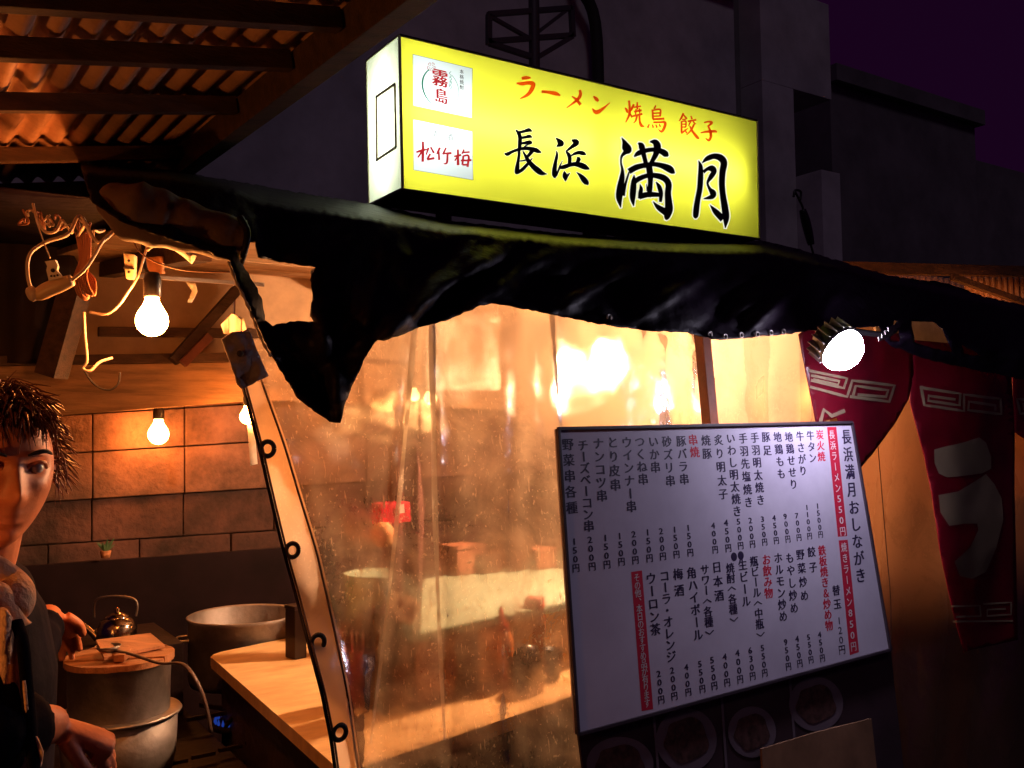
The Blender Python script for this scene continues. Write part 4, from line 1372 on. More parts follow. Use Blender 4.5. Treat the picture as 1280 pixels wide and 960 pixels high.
M_plate = mat('printed_plate', (.16, .12, .15), .5, var=.2)
M_food = mat('printed_food', (.09, .04, .035), .6, var=.7, scale=60)
for k, (x, y, rx, ry) in enumerate(((775, 955, 42, 34), (858, 925, 38, 40), (940, 915, 30, 32), (1020, 880, 34, 34))):
    disc(x, y, rx, ry, M_plate, 'printed_plate', -.0145, fb)
    disc(x, y, rx * .72, ry * .7, M_food, 'printed_food', -.0135, fb, .08)
for x0, y0, x1, y1 in ((815, 884, 825, 1010), (900, 862, 910, 1010), (985, 838, 998, 1010)):
    V, F = [], []
    mk('poster_divider', [MP.at(x0, y0, -.0142), MP.at(x0 + 3, y0, -.0142), MP.at(x1 + 3, y1, -.0142), MP.at(x1, y1, -.0142)], [(0, 1, 2, 3)], M_plate, fb)
cb = bm = None
wp = sheet('wooden_notice', [(951, 936), (1020, 915), (1088, 898), (1100, 1010), (955, 1010)], lambda x, y: MP.at(x, y, .01), 20, mat('pale_wood_panel', (.30, .16, .09), .5, var=.4, scale=6), None, .006, smooth=False)
tag(wp, 'brown wooden panel leaning below the dish photographs', 'panel')

# ================================================================== FLOODLIGHT
LP = pY(1051, 436, 1.43)
fl_ = empty('floodlight', LP, 'round bright white floodlight in a finned black housing over the menu', 'floodlight')
ax = (Vector((.04, -.78, -.62))).normalized()
lathe('lamp_glass', LP, [(0, .050), (.020, .047), (.038, .036), (.051, .018), (.054, .004), (.050, -.012)], mat_emit('floodlight_glass', (.86, .78, 1.0), 140), fl_, 28, axis=ax)
lathe('housing', LP, [(.050, .002), (.053, -.004), (.051, -.02), (.036, -.06), (.03, -.065), (0, -.066)], M_black, fl_, 28, axis=ax)
for k in range(7):
    a = 2 * math.pi * k / 7
    pass
q_ = Vector((0, 0, 1)).rotation_difference(ax)
for k in range(16):
    a = 2 * math.pi * k / 16
    d = q_ @ Vector((math.cos(a), math.sin(a), 0))
    bar('cooling_fin', LP + d * .046 - ax * .012, LP + d * .046 - ax * .055, .002, .022, M_alu, fl_, up=d, bev=0)
tube('bracket', [LP - ax * .06, LP - ax * .09 + Vector((.05, .02, .01)), pY(1106, 418, 1.48), pY(1125, 402, 1.5)], .008, M_black, fl_)
for k in range(4):
    bar('clamp_fin', pY(1098 + k * 4, 424 - k * 4, 1.44), pY(1112 + k * 4, 418 - k * 4, 1.46), .003, .012, M_alu, fl_)

# ================================================================== THINGS BEHIND THE CURTAIN
def on_counter(px, py, z=ZC): return pZ(px, py, z)


# raised inner shelf
ZS = 1.10
rs = empty('raised_shelf', pZ(620, 800, ZC), 'pale green topped raised shelf with wooden front on the counter', 'shelf')
sA = pZ(524, 792, ZS); sB = pZ(606, 782, ZS); sC = pZ(760, 742, ZS)
sD = pZ(760, 690, ZS); sE = pZ(700, 704, ZS); sF = pZ(528, 724, ZS)
M_pale = mat('pale_green_steel', (.42, .58, .46), .38, var=.15, scale=6)
fdir = (sC - sA).normalized()
e1 = sA + fdir * 2.0; e2 = sF + fdir * 2.0
poly_slab('shelf_top', [sA, e1, e2, sF], ZS - .02, ZS, M_pale, rs, .003)
M_box1 = mat('reddish_board', (.30, .12, .07), .6, var=.4)
M_orng = mat('honey_board', (.62, .36, .12), .5, var=.25)
nrm = Vector((-fdir.y, fdir.x, 0))
segs = [(0, .115, M_box1), (.118, .19, M_black), (.193, .60, M_orng), (.603, 1.2, M_box1), (1.203, 1.98, M_orng)]
for a, b, m in segs:
    p = sA + fdir * a + nrm * .01; q = sA + fdir * b + nrm * .01
    poly_slab('front_panel', [p, q, q + nrm * .015, p + nrm * .015], ZC, ZS - .021, m, rs, .001)
poly_slab('side_panel', [sA + nrm * .03, sA + nrm * .03 + fdir * .015, sF + fdir * .015, sF], ZC, ZS - .021, M_box1, rs, .001)


def tall_box(px, pyb, wpx, hpx, m, name, label, cat, depth=.07, rz=.2, group=None):
    p = pZ(px, pyb, ZC)
    d = (p - CAM).dot(ROT @ Vector((0, 0, -1)))
    w = wpx / FOC * d; h = hpx / FOC * d
    t = empty(name, p, label, cat, group)
    box('case', (p.x - w / 2, p.y, ZC), (p.x + w / 2, p.y + depth, ZC + h * .93), m, t, .004, rz)
    box('lid', (p.x - w / 2 - .002, p.y - .002, ZC + h * .93), (p.x + w / 2 + .002, p.y + depth + .002, ZC + h), m, t, .003, rz)
    return t


M_lacq = mat('black_lacquer', (.018, .01, .01), .3)
tall_box(497, 893, 40, 125, M_lacq, 'napkin_box', 'tall black lacquer box standing in front of the shelf', 'box', .09)
tall_box(374, 824, 17, 66, M_lacq, 'chopstick_box', 'black box on the counter just left of the curtain hem', 'box', .05)


def canister(px, pyb, wpx, hpx, m, name, label, cat, prof=None, z=ZC):
    p = pZ(px, pyb, z)
    d = (p - CAM).dot(ROT @ Vector((0, 0, -1)))
    r = wpx / 2 / FOC * d; h = hpx / FOC * d
    t = empty(name, p, label, cat)
    p = p + Vector((0, r, 0))
    return t, p, r, h


M_redp = mat('red_plastic', (.45, .05, .03), .35)
M_orp = mat('orange_sauce_plastic', (.75, .22, .04), .35)
M_glassb = mat('amber_glass', (.3, .09, .03), .12)
t, p, r, h = canister(636, 862, 30, 100, M_orp, 'sauce_bottle', 'orange squeeze bottle with a pointed nozzle on the counter', 'bottle')
lathe('bottle_body', p, [(0, 0), (r * .9, 0), (r, .01), (r, h * .58), (r * .85, h * .66), (r * .5, h * .7), (0, h * .7)], M_orp, t)
lathe('nozzle_cap', p, [(r * .62, h * .701), (r * .6, h * .78), (r * .3, h * .82), (r * .1, h), (0, h)], M_redp, t, 20)
t, p, r, h = canister(671, 868, 42, 58, M_lacq, 'soy_pot', 'squat black pot on a saucer beside the sauce bottle', 'pot')
lathe('pot_body', p, [(0, .008), (r * .7, .008), (r * .95, h * .25), (r, h * .55), (r * .8, h * .8), (r * .75, h * .85), (0, h * .85)], M_lacq, t)
lathe('saucer', p, [(0, 0), (r * .6, 0), (r * 1.05, .008), (r * 1.0, .009), (r * .6, .004), (0, .004)], M_glassb, t)
lathe('lid', p, [(r * .72, h * .851), (r * .7, h * .95), (r * .15, h), (0, h * 1.02)], M_lacq, t, 20)
t, p, r, h = canister(678, 845, 30, 95, M_glassb, 'glass_jar', 'reddish glass jar behind the squat black pot', 'jar')
lathe('jar_body', p, [(0, 0), (r, 0), (r, h * .75), (r * .8, h * .82), (0, h * .82)], M_glassb, t)
lathe('jar_lid', p, [(r * .85, h * .821), (r * .85, h), (0, h)], M_redp, t)
t, p, r, h = canister(613, 858, 14, 32, M_black, 'pepper_shaker', 'small dark shaker at the left of the sauce bottle', 'shaker')
lathe('shaker_body', p, [(0, 0), (r, 0), (r * .9, h * .7), (0, h * .7)], M_lacq, t, 16)
lathe('shaker_cap', p, [(r * .92, h * .701), (r * .8, h * .95), (0, h)], M_steel, t, 16)
t, p, r, h = canister(455, 885, 44, 112, M_redp, 'chopstick_holder', 'red plastic chopstick holder full of wooden chopsticks', 'holder')
lathe('cup', p, [(0, 0), (r * .9, 0), (r, h * .62), (r * .94, h * .62), (r * .85, .01), (0, .01)], M_redp, t)
for k in range(9):
    a = k * 2.39; rr = r * .6 * math.sqrt(k / 9)
    q = p + Vector((rr * math.cos(a), rr * math.sin(a), .02))
    bar('chopstick', q, q + Vector((.012 * math.cos(a), .012 * math.sin(a), h * random.uniform(.86, 1.0))), .005, .004, M_wood, t, up=Vector((0, 1, 0)), bev=0)
t, p, r, h = canister(700, 850, 26, 46, M_lacq, 'black_bowl', 'black bowl partly hidden by the menu board edge', 'bowl')
lathe('bowl_body', p, [(0, 0), (r * .6, 0), (r * .62, .008), (r, h * .8), (r * .96, h * .8), (r * .5, .012), (0, .012)], M_lacq, t)
# pale tub at the left of the shelf
t, p, r, h = canister(466, 775, 72, 58, M_pale, 'pale_tub', 'round pale green tub left of the raised shelf', 'tub')
pp_ = pD(466, 716, 2.9)
r = 36 / FOC * 2.9
lathe('tub_body', Vector((pp_.x, pp_.y, pp_.z - .16)), [(0, 0), (r * .85, 0), (r, .155), (r * 1.05, .16), (r * .97, .162), (r * .82, .006), (0, .006)], M_pale, t, 36)
ztub = pp_.z - .16
# stand that carries the tub
box('tub_stand', (pp_.x - .13, pp_.y - .1, ZC), (pp_.x + .1, pp_.y + .1, max(ztub - .001, ZC + .01)), M_box1, t, .003)

# papers hanging inside
M_cream_p = mat_translucent('menu_paper', (.80, .78, .66), .5, .08)
YPp = 2.5
pm = empty('paper_menu', pY(575, 445, YPp), 'large pale handwritten paper menu hanging behind the vinyl curtain', 'paper menu')
sheet('paper', [(525, 395), (624, 390), (626, 488), (528, 489)], lambda x, y: pY(x, y, YPp + .004 * math.sin(x * .1)), 12, M_cream_p, pm, .0008)
V, F = [], []
Upy = Vector((1, 0, 0)); Dn = Vector((0, 0, -1))
for x, txt in ((600, 'とんこつ'), (580, 'おでん各種'), (560, 'もつ鍋'), (542, '焼そば')):
    for i, c in enumerate(txt):
        put_glyph(V, F, c, pY(x, 415 + i * 15, YPp - .008), Upy, Dn, .032, .01)
mk('menu_writing', V, F, mat('grey_ink', (.2, .17, .15), .7), pm)
nt_ = sheet('yellow_note', [(464, 487), (490, 486), (490, 515), (464, 514)], lambda x, y: pY(x, y, 2.6), 10, mat('yellow_paper', (.72, .5, .22), .8), None, .0008)
tag(nt_, 'small square yellow note pinned left of the curtain fold', 'note')
# strip of paper by the third bulb
ps = sheet('paper_strip', [(309, 530), (318, 532), (322, 580), (313, 582)], lambda x, y: pY(x, y, 3.3), 10, M_paper, None, .0008)
tag(ps, 'narrow white paper strip below the small bulb by the hem', 'paper strip')
# price tag
tg = empty('price_tag', pY(505, 760, 1.95), 'tilted white price tag with handwritten marks on the black box', 'price tag')
tq = [(484, 752), (491, 738), (521, 748), (526, 758), (519, 782), (498, 776)]
sheet('card', tq, lambda x, y: pY(x, y, 1.67), 8, mat_translucent('tag_card', (.8, .7, .6), .4), tg, .001, smooth=False)
V, F = [], []
for st in ([(496, 752, 1.6), (506, 756, 1.6)], [(502, 748, 1.6), (500, 760, 1.6)], [(512, 756, 1.8), (518, 760, 1.8), (514, 765, 1.8), (510, 761, 1.8), (512, 756, 1.6)], [(512, 766, 1.8), (516, 770, 1.8), (511, 772, 1.8), (509, 767, 1.8)]):
    strokes(V, F, [st], lambda x, y, l: pY(x, y, 1.667 - l))
mk('handwriting', V, F, M_redink, tg)
# dark board with small cross, red box with white patch
rb = empty('red_box', pY(495, 642, 2.3), 'small bright red box with a white patch behind the vinyl', 'box')
q = [pY(*p, 2.3) for p in ((476, 630), (513, 627), (514, 652), (476, 657))]
bm = bmesh.new(); add_box8(bm, q + [p + Vector((0, .06, 0)) for p in q], .004)
bm_out('case', bm, mat('bright_red_plastic', (.75, .02, .06), .35), rb)
q = [pY(*p, 2.296) for p in ((498, 631), (505, 630), (506, 641), (498, 642))]
mk('white_patch', q, [(0, 1, 2, 3)], M_paper, rb)
dbd = empty('dark_pillar', pY(500, 700, 2.45), 'dark hanging apron cloth carrying a small pale cross mark', 'cloth')
sheet('cloth', [(486, 560), (522, 556), (530, 640), (526, 760), (488, 765), (482, 660)], lambda x, y: pY(x, y, 2.42 + .015 * math.sin(x * .25)), 8, mat('dark_red_cloth', (.10, .03, .025), .85), dbd, .003)
V, F = [], []
strokes(V, F, [[(502, 594, 1.3), (503, 613, 1.3)], [(498, 600, 1.3), (508, 600, 1.3)]], lambda x, y, l: pY(x, y, 2.37 - l))
mk('cross_mark', V, F, M_paper, dbd)
lt = lathe('round_orange_lantern', pY(478, 668, 2.3), [(0, -.035), (.02, -.03), (.033, -.01), (.033, .01), (.02, .03), (0, .034)], mat('orange_paper_ball', (.75, .35, .15), .7), None, 20)
tag(lt, 'small round orange ball hanging below the red box', 'ornament')
# seated diners' side: shelves, boxes, bottles at the back right (blurred by vinyl)
for k, (px, m, hh) in enumerate(((560, M_box1, .16), (590, M_wood_dark, .10), (620, M_wood_dark, .2), (655, M_box1, .11), (685, M_wood_dark, .15))):
    p = pZ(px, 712 - (px - 560) * .07, ZS)
    t = empty('stacked_crate', p, ('reddish brown crate left of the others', 'lowest dark wooden crate', 'tallest dark wooden crate', 'short reddish brown crate', 'dark wooden crate nearest the menu board')[k] + ' at the back of the raised shelf', 'crate')
    box('crate_body', (p.x - .055, p.y - .14, ZS), (p.x + .055, p.y - .04, ZS + hh * .5), m, t, .004, .1)
    box('crate_lid', (p.x - .058, p.y - .143, ZS + hh * .5), (p.x + .058, p.y - .037, ZS + hh * .5 + .012), m, t, .003, .1)

# ================================================================== STOVE, POTS
st_ = empty('stove', pD(200, 930, 2.5), 'dark steel stove and back panel below the block wall', 'stove')
M_stove = mat('sooty_steel', (.018, .009, .010), .6, spec=.12, var=.5, scale=10, bump=.2)
pzb = pD(200, 960, 2.35)
ZT = .74
box('stove_top', (-.2, 1.75, ZT - .04), (A.x - .02, 3.35, ZT), M_stove, st_, .004)
box('stove_body', (-.18, 1.80, 0), (A.x - .04, 3.33, ZT - .041), M_stove, st_, .004)
# dark back panel whose top edge runs from (65,708) to (365,683)
board('back_panel', -60, 420, (714, 960), (680, 930), mat('black_back_panel', (.014, .006, .008), .6, var=.4, spec=.1), 3.36, .02, st_)
FPc = pD(297, 901, 2.9)


def flame_ring(c, r, n, name='gas_flame'):
    m = mat_emit('blue_gas_flame', (.02, .07, .5), .45)
    for k in range(n):
        a = 2 * math.pi * k / n
        p = c + Vector((r * math.cos(a), r * math.sin(a), 0))
        lathe(name, p, [(.0, 0), (.004, .003), (.0035, .009), (0, .02)], m, st_, 6)


cF = Vector((FPc.x, FPc.y, ZT + .012))
cF = pZ(297, 903, ZT + .01)
lathe('burner', cF - Vector((0, 0, .01)), [(0, 0), (.07, 0), (.07, .012), (.05, .016), (0, .016)], M_stove, st_, 24)
flame_ring(cF + Vector((0, 0, .004)), .06, 22)
c2F = pZ(122, 938, ZT + .01)
flame_ring(c2F, .02, 5)
for k in range(6):
    a = k * math.pi / 3
    bar('grate_bar', cF + Vector((.03 * math.cos(a), .03 * math.sin(a), .032)), cF + Vector((.14 * math.cos(a), .14 * math.sin(a), .032)), .008, .012, M_stove, st_)
for k in range(5):
    p = pZ(205 + k * 34, 956 - k * 9, ZT + .02); q = pZ(235 + k * 34, 950 - k * 9, ZT + .02)
    bar('grate_bar', p, q, .01, .01, M_stove, st_)

# open empty pot
oc = pD(305, 768, 2.95)
ro = 67 / FOC * 2.95
op = empty('open_stock_pot', (oc.x, oc.y, ZT), 'large open aluminium pot with nothing in it beside the counter', 'pot')
hh = oc.z - ZT - .045
lathe('pot_body', Vector((oc.x, oc.y, ZT + .045)), [(0, 0), (ro * .96, 0), (ro * .99, .02), (ro * .99, hh - .01), (ro * 1.03, hh), (ro * 1.0, hh + .003), (ro * .97, hh - .004), (ro * .965, .008), (0, .008)], M_alu, op, 48)
hd = Vector((-1, .2, 0)).normalized(); sd_ = Vector((.2, 1, 0)).normalized()
for sgn in (1, -1):
    c = Vector((oc.x, oc.y, oc.z - .06)) + hd * sgn * ro * .98
    tube('handle', [c - sd_ * .035, c - sd_ * .03 + hd * sgn * .03, c + sd_ * .03 + hd * sgn * .03, c + sd_ * .035], .005, M_steel, op)

# covered pot on its flanged base
lc = pD(150, 822, 2.25)
rl_ = 63 / FOC * 2.25
cp = empty('covered_pot', (lc.x, lc.y, ZT), 'steel pot with a wooden board lid under the cook\'s hand', 'pot')
fz_ = lc.z - .125
rf_ = 74 / FOC * 2.25
lathe('pot_wall', Vector((lc.x, lc.y, fz_)), [(rl_ * .94, .0), (rl_ * .96, .12), (rl_ * .98, .122), (rl_ * .9, .12), (rl_ * .9, 0)], M_alu, cp, 48)
lathe('flange', Vector((lc.x, lc.y, fz_)), [(rl_ * .94, .0), (rf_ * .98, .0), (rf_, -.004), (rf_ * .98, -.008), (rl_ * .9, -.01)], M_steel, cp, 48)
lathe('lower_pot', Vector((lc.x, lc.y, ZT)), [(0, 0), (rf_ * .82, 0), (rf_ * .9, .05), (rf_ * .93, fz_ - ZT - .01), (0, fz_ - ZT - .012)], M_alu, cp, 48)
# wooden lid: plank halves with a gap plus cross batten
M_lid = mat('lid_wood', (.50, .22, .10), .6, var=.35, scale=5, bump=.3, stretch=(2, 9, 2))
zl_ = lc.z
for k, (a0, a1, dz, rot) in enumerate(((-1, -.42, 0, 0), (-.40, .1, .003, 0), (.12, .62, .001, 0), (.64, 1, .002, 0))):
    pts = []
    R_ = rl_ * 1.02
    ts = [a0 + (a1 - a0) * i / 8 for i in range(9)]
    up_ = [Vector((R_ * math.sqrt(max(0, 1 - t * t)), R_ * t, 0)) for t in ts]
    dn_ = [Vector((-R_ * math.sqrt(max(0, 1 - t * t)), R_ * t, 0)) for t in ts][::-1]
    rotm = Matrix.Rotation(math.radians(-25), 3, 'Z')
    poly = [rotm @ p + Vector((lc.x, lc.y, 0)) for p in up_ + dn_]
    # drop doubled end points
    pq = []
    for p in poly:
        if not pq or (p - pq[-1]).length > 1e-4: pq.append(p)
    if (pq[0] - pq[-1]).length < 1e-4: pq.pop()
    poly_slab('lid_plank', pq, zl_ - .008, zl_ + .006 + dz, M_lid, cp, .0015)
rm = Matrix.Rotation(math.radians(-25), 3, 'Z')
cl_ = Vector((lc.x, lc.y, zl_ + .018))
bar('lid_batten', cl_ + rm @ Vector((.02, -rl_ * .75, 0)), cl_ + rm @ Vector((.02, rl_ * .9, 0)), .024, .016, M_lid, cp)
# folded board on top (raised half lid)
lb = [pD(120, 806, 2.22), pD(188, 797, 2.36), pD(206, 812, 2.30), pD(130, 828, 2.16)]
bm = bmesh.new(); add_box8(bm, [p + Vector((0, 0, .012)) for p in lb] + [p + Vector((0, 0, .004)) for p in lb], .001)
bo_ = bm_out('wooden_board', bm, M_lid)
tag(bo_, 'small loose wooden board lying across the pot lid', 'board')
# ladle resting across
ld = empty('ladle', pD(205, 830, 2.2), 'long metal ladle lying over the pot lid with drooping handle', 'ladle')
tube('handle', [pD(140, 812, 2.2), pD(165, 818, 2.18), pD(200, 829, 2.15), pD(228, 830, 2.12), pD(245, 850, 2.10), pD(257, 880, 2.1), pD(264, 915, 2.1)], .006, mat('dull_dark_steel', (.12, .08, .07), .5, metal=.7), ld, flat=.5)
lathe('bowl', pD(135, 809, 2.2), [(0, -.012), (.018, -.009), (.03, .004), (.028, .004), (.016, -.006), (0, -.009)], M_steel, ld, 20)

# kettle
kc = pD(146, 803, 2.75)
ke = empty('kettle', kc, 'shiny steel kettle with wire handle and straight spout behind the pots', 'kettle')
rk = 24 / FOC * 2.75
M_chrome = mat('polished_steel', (.42, .34, .27), .2, metal=1, var=.15)
lathe('kettle_body', kc, [(0, 0), (rk * .95, 0), (rk * 1.0, .012), (rk * .98, .045), (rk * .8, .066), (rk * .6, .072)], M_chrome, ke, 32)
lathe('kettle_lid', kc, [(rk * .62, .0721), (rk * .6, .078), (rk * .25, .086), (rk * .12, .088), (rk * .15, .098), (0, .102)], M_chrome, ke, 32)
sp1 = Vector((kc.x, kc.y, kc.z + .03))
lft = (pD(98, 777, 2.75) - pD(120, 795, 2.75)).normalized()
tube('spout', [pD(122, 798, 2.74), pD(112, 788, 2.74), pD(98, 776, 2.74)], lambda t: .012 - .006 * t, M_chrome, ke, 10)
tube('handle', [pD(118, 772, 2.75), pD(118, 757, 2.75), pD(123, 748, 2.75), pD(145, 745, 2.75), pD(166, 748, 2.75), pD(172, 756, 2.75), pD(170, 770, 2.75)], .0028, M_steel, ke)
kb = box('ledge', (-.1, kc.y - .12, ZT + .001), (kc.x + .16, kc.y + .25, kc.z - .001), M_stove, st_, .003)
# small ornament on the back ledge
orn = empty('small_plant_pot', pY(132, 690, 3.3), 'tiny potted plant on top of the dark back panel', 'plant')
lathe('pot', pY(132, 697, 3.34), [(0, 0), (.014, 0), (.018, .022), (0, .022)], M_lid, orn, 14)
for k in range(9):
    a = k * 2.4
    p = pY(132, 692, 3.34)
    q = p + Vector((.03 * math.cos(a), .02 * math.sin(a), .03 + .01 * (k % 3)))
    mk('leaf', [p, p.lerp(q, .5) + Vector((.006, 0, .004)), q, p.lerp(q, .5) - Vector((.006, 0, -.004))], [(0, 1, 2, 3)], mat('leaf_green', (.06, .14, .06), .5), orn)

# ================================================================== CABLES AND SOCKETS
def cable(name, pts, r, label, m=M_wire, cat='cable', group=None, flat=1.0):
    o = tube(name, [pD(*p) for p in pts], r * .78, m, None, 8, 7, flat=flat)
    tag(o, label, cat, group)
    return o


z_ = lambda x, y, d: (x / 4, 230 + y / 4, d)
cable('white_cable', [z_(590, 215, 1.72), z_(490, 290, 1.68), z_(400, 160, 1.7), z_(340, 250, 1.66), z_(230, 290, 1.64), z_(150, 350, 1.62), z_(138, 450, 1.62), z_(165, 550, 1.62), z_(200, 560, 1.62)], .0042, 'thick pale cable looping down to the plug on the left')
cable('white_cable', [z_(360, 480, 1.62), z_(420, 430, 1.63), z_(470, 360, 1.65), z_(510, 290, 1.68), z_(560, 240, 1.72)], .004, 'pale cable rising from the plug to the tangle')
cable('white_cable', [z_(760, 270, 1.8), z_(740, 300, 1.8), z_(715, 380, 1.8), z_(690, 460, 1.8), z_(640, 540, 1.8), z_(590, 610, 1.8), z_(530, 650, 1.8), z_(450, 640, 1.8)], .0035, 'pale cable curving left behind the hanging bulb')
cable('white_cable', [z_(420, 640, 1.8), z_(425, 760, 1.8), z_(435, 880, 1.8), z_(415, 920, 1.8), z_(450, 935, 1.8), z_(500, 890, 1.82), z_(560, 870, 1.85)], .0035, 'pale cable hanging straight down and hooking right')
cable('dark_cable', [z_(420, 930, 1.95), z_(470, 1000, 1.95), z_(540, 1030, 1.95), z_(590, 1000, 1.95), z_(600, 940, 1.95)], .003, 'short dark cable loop under the orange board', M_rubber)
cable('thin_wire', [z_(660, 270, 1.75), z_(700, 340, 1.75), z_(800, 400, 1.75), z_(950, 435, 1.75), z_(1150, 440, 1.75)], .0018, 'thin brown wire strung right toward the tear', mat('brown_wire', (.2, .09, .05), .6))
cable('brown_cable', [z_(165, 100, 1.7), z_(190, 190, 1.68), z_(230, 240, 1.68), z_(280, 235, 1.68), z_(300, 190, 1.7)], .0035, 'brown cable sagging under the lowest roof purlin')
cable('white_cable', [z_(730, 270, 1.78), z_(780, 280, 1.76), z_(760, 310, 1.76), z_(735, 330, 1.76)], .004, 'short bright cable bend just above the bulb socket', M_wire)
cable('string', [z_(180, 180, 1.66), z_(215, 280, 1.64), z_(250, 370, 1.63)], .0016, 'thin cord holding the small white switch tag')
M_brownc = mat('red_brown_cable', (.30, .12, .07), .55)
for k in range(7):
    j = random.uniform(-12, 12)
    cable('coiled_cable', [z_(380 + 12 * k, 250 + j, 1.75), z_(400 + 8 * k, 380 + j, 1.74), z_(372 + 10 * k, 470, 1.73), z_(392 + 13 * k, 560 + j, 1.74), z_(440 + 6 * k, 570 - 14 * k, 1.75), z_(430 + 2 * k, 440, 1.76)], .0028, 'reddish brown cable looped in the tangle beside the plug', M_brownc, group='loops of the reddish brown cable tangle')
for k in range(10):
    x = 120 + 42 * k; y = 150 + 8 * k
    pts = [z_(x + random.uniform(-30, 30), y + random.uniform(-30, 60), 1.72 + random.uniform(-.03, .03)) for _ in range(5)]
    cable('tangled_cable', pts, .0028, 'short kinked cable in the bundle under the lowest purlin', M_wire if k % 2 else M_brownc, group='short kinked cables bundled under the purlin')
# in line plug
pl = empty('inline_plug', pD(66, 361, 1.62), 'pale inline plug at the bottom of the cable loop', 'plug')
bm = bmesh.new()
add_tube(bm, [pD(42, 367, 1.62), pD(50, 367, 1.62), pD(62, 361, 1.62), pD(78, 355, 1.62), pD(90, 350, 1.62)], lambda t: .0095 + .004 * math.sin(t * 3.1), 12, 4)
bm_out('plug_body', bm, mat('cream_plastic', (.62, .45, .25), .4), pl, True)
lathe('plug_face', pD(44, 366, 1.62), [(.0, .012), (.010, .012), (.013, .009), (.013, 0)], M_wire, pl, 16, axis=(pD(38, 369, 1.6) - pD(60, 361, 1.62)).normalized())
# switch tag with marks
tgp = [(57, 327), (70, 325), (73, 333), (72, 338), (79, 347), (62, 351), (59, 338), (60, 333)]
stg = empty('switch_tag', pD(67, 338, 1.61), 'small white plastic tag with a dark hole above the plug', 'tag')
sheet('tag_body', tgp, lambda x, y: pD(x, y, 1.61), 4, M_paper, stg, .006, smooth=False)
for x, y, r_ in ((66, 338, .0035), (64, 345, .0018), (68, 345, .0018), (72, 344, .0018)):
    lathe('dark_hole', pD(x, y, 1.605), [(0, .0006), (r_, .0004), (r_, 0)], M_ink, stg, 10, axis=-ray(x, y).normalized())
# hanging wall socket
sk = empty('power_socket', pD(161, 335, 1.85), 'white hanging power socket just left of the bulb', 'socket')
bm = bmesh.new()
q = [pD(*p) for p in ((154, 316, 1.85), (168, 318, 1.85), (167, 348, 1.85), (157, 348, 1.85))]
add_box8(bm, q + [p + Vector((.01, .02, 0)) for p in q], .003)
bm_out('socket_body', bm, mat('aged_plastic', (.6, .48, .32), .45, var=.2), sk)
for yy in (326, 340):
    lathe('socket_hole', pD(161, yy, 1.846), [(0, .0006), (.003, .0004), (.003, 0)], M_ink, sk, 10, axis=-ray(161, yy).normalized())
bar('socket_band', pD(154, 334, 1.848), pD(168, 336, 1.848), .003, .004, M_ink, sk)
# scraps of paper and tape around the tear
for k, (pts, d, lab) in enumerate((([(212, 309), (226, 312), (246, 320), (240, 330), (228, 320)], 1.9, 'torn pale paper scrap beside the thin wire'),
                                   ([(232, 352), (244, 354), (247, 364), (240, 378), (234, 378), (240, 364)], 2.2, 'curled strip of pale tape hanging from the rail'),
                                   ([(276, 406), (290, 392), (305, 398), (308, 412), (295, 418), (280, 417)], 2.0, 'round crumpled paper beside the grey canvas patch'),
                                   ([(182, 322), (204, 320), (206, 342), (183, 345)], 2.4, 'square reddish card behind the bulb socket'))):
    o = sheet('paper_scrap', pts, lambda x, y, d=d: pD(x, y, d + .01 * math.sin(x * .4)), 5, M_paper if k < 3 else mat('orange_card', (.6, .25, .1), .8), None, .001)
    tag(o, lab, 'paper scrap')
# frayed torn edge fibres
fr_ = tube('frayed_edge', [aw(x, y) + Vector((-.003, -.004, 0)) for x, y in ((287, 328), (296, 352), (308, 376), (318, 400), (328, 425), (340, 446))], lambda t: .0022 + .001 * math.sin(t * 60), mat('frayed_fibre', (.45, .35, .25), .9), awn)

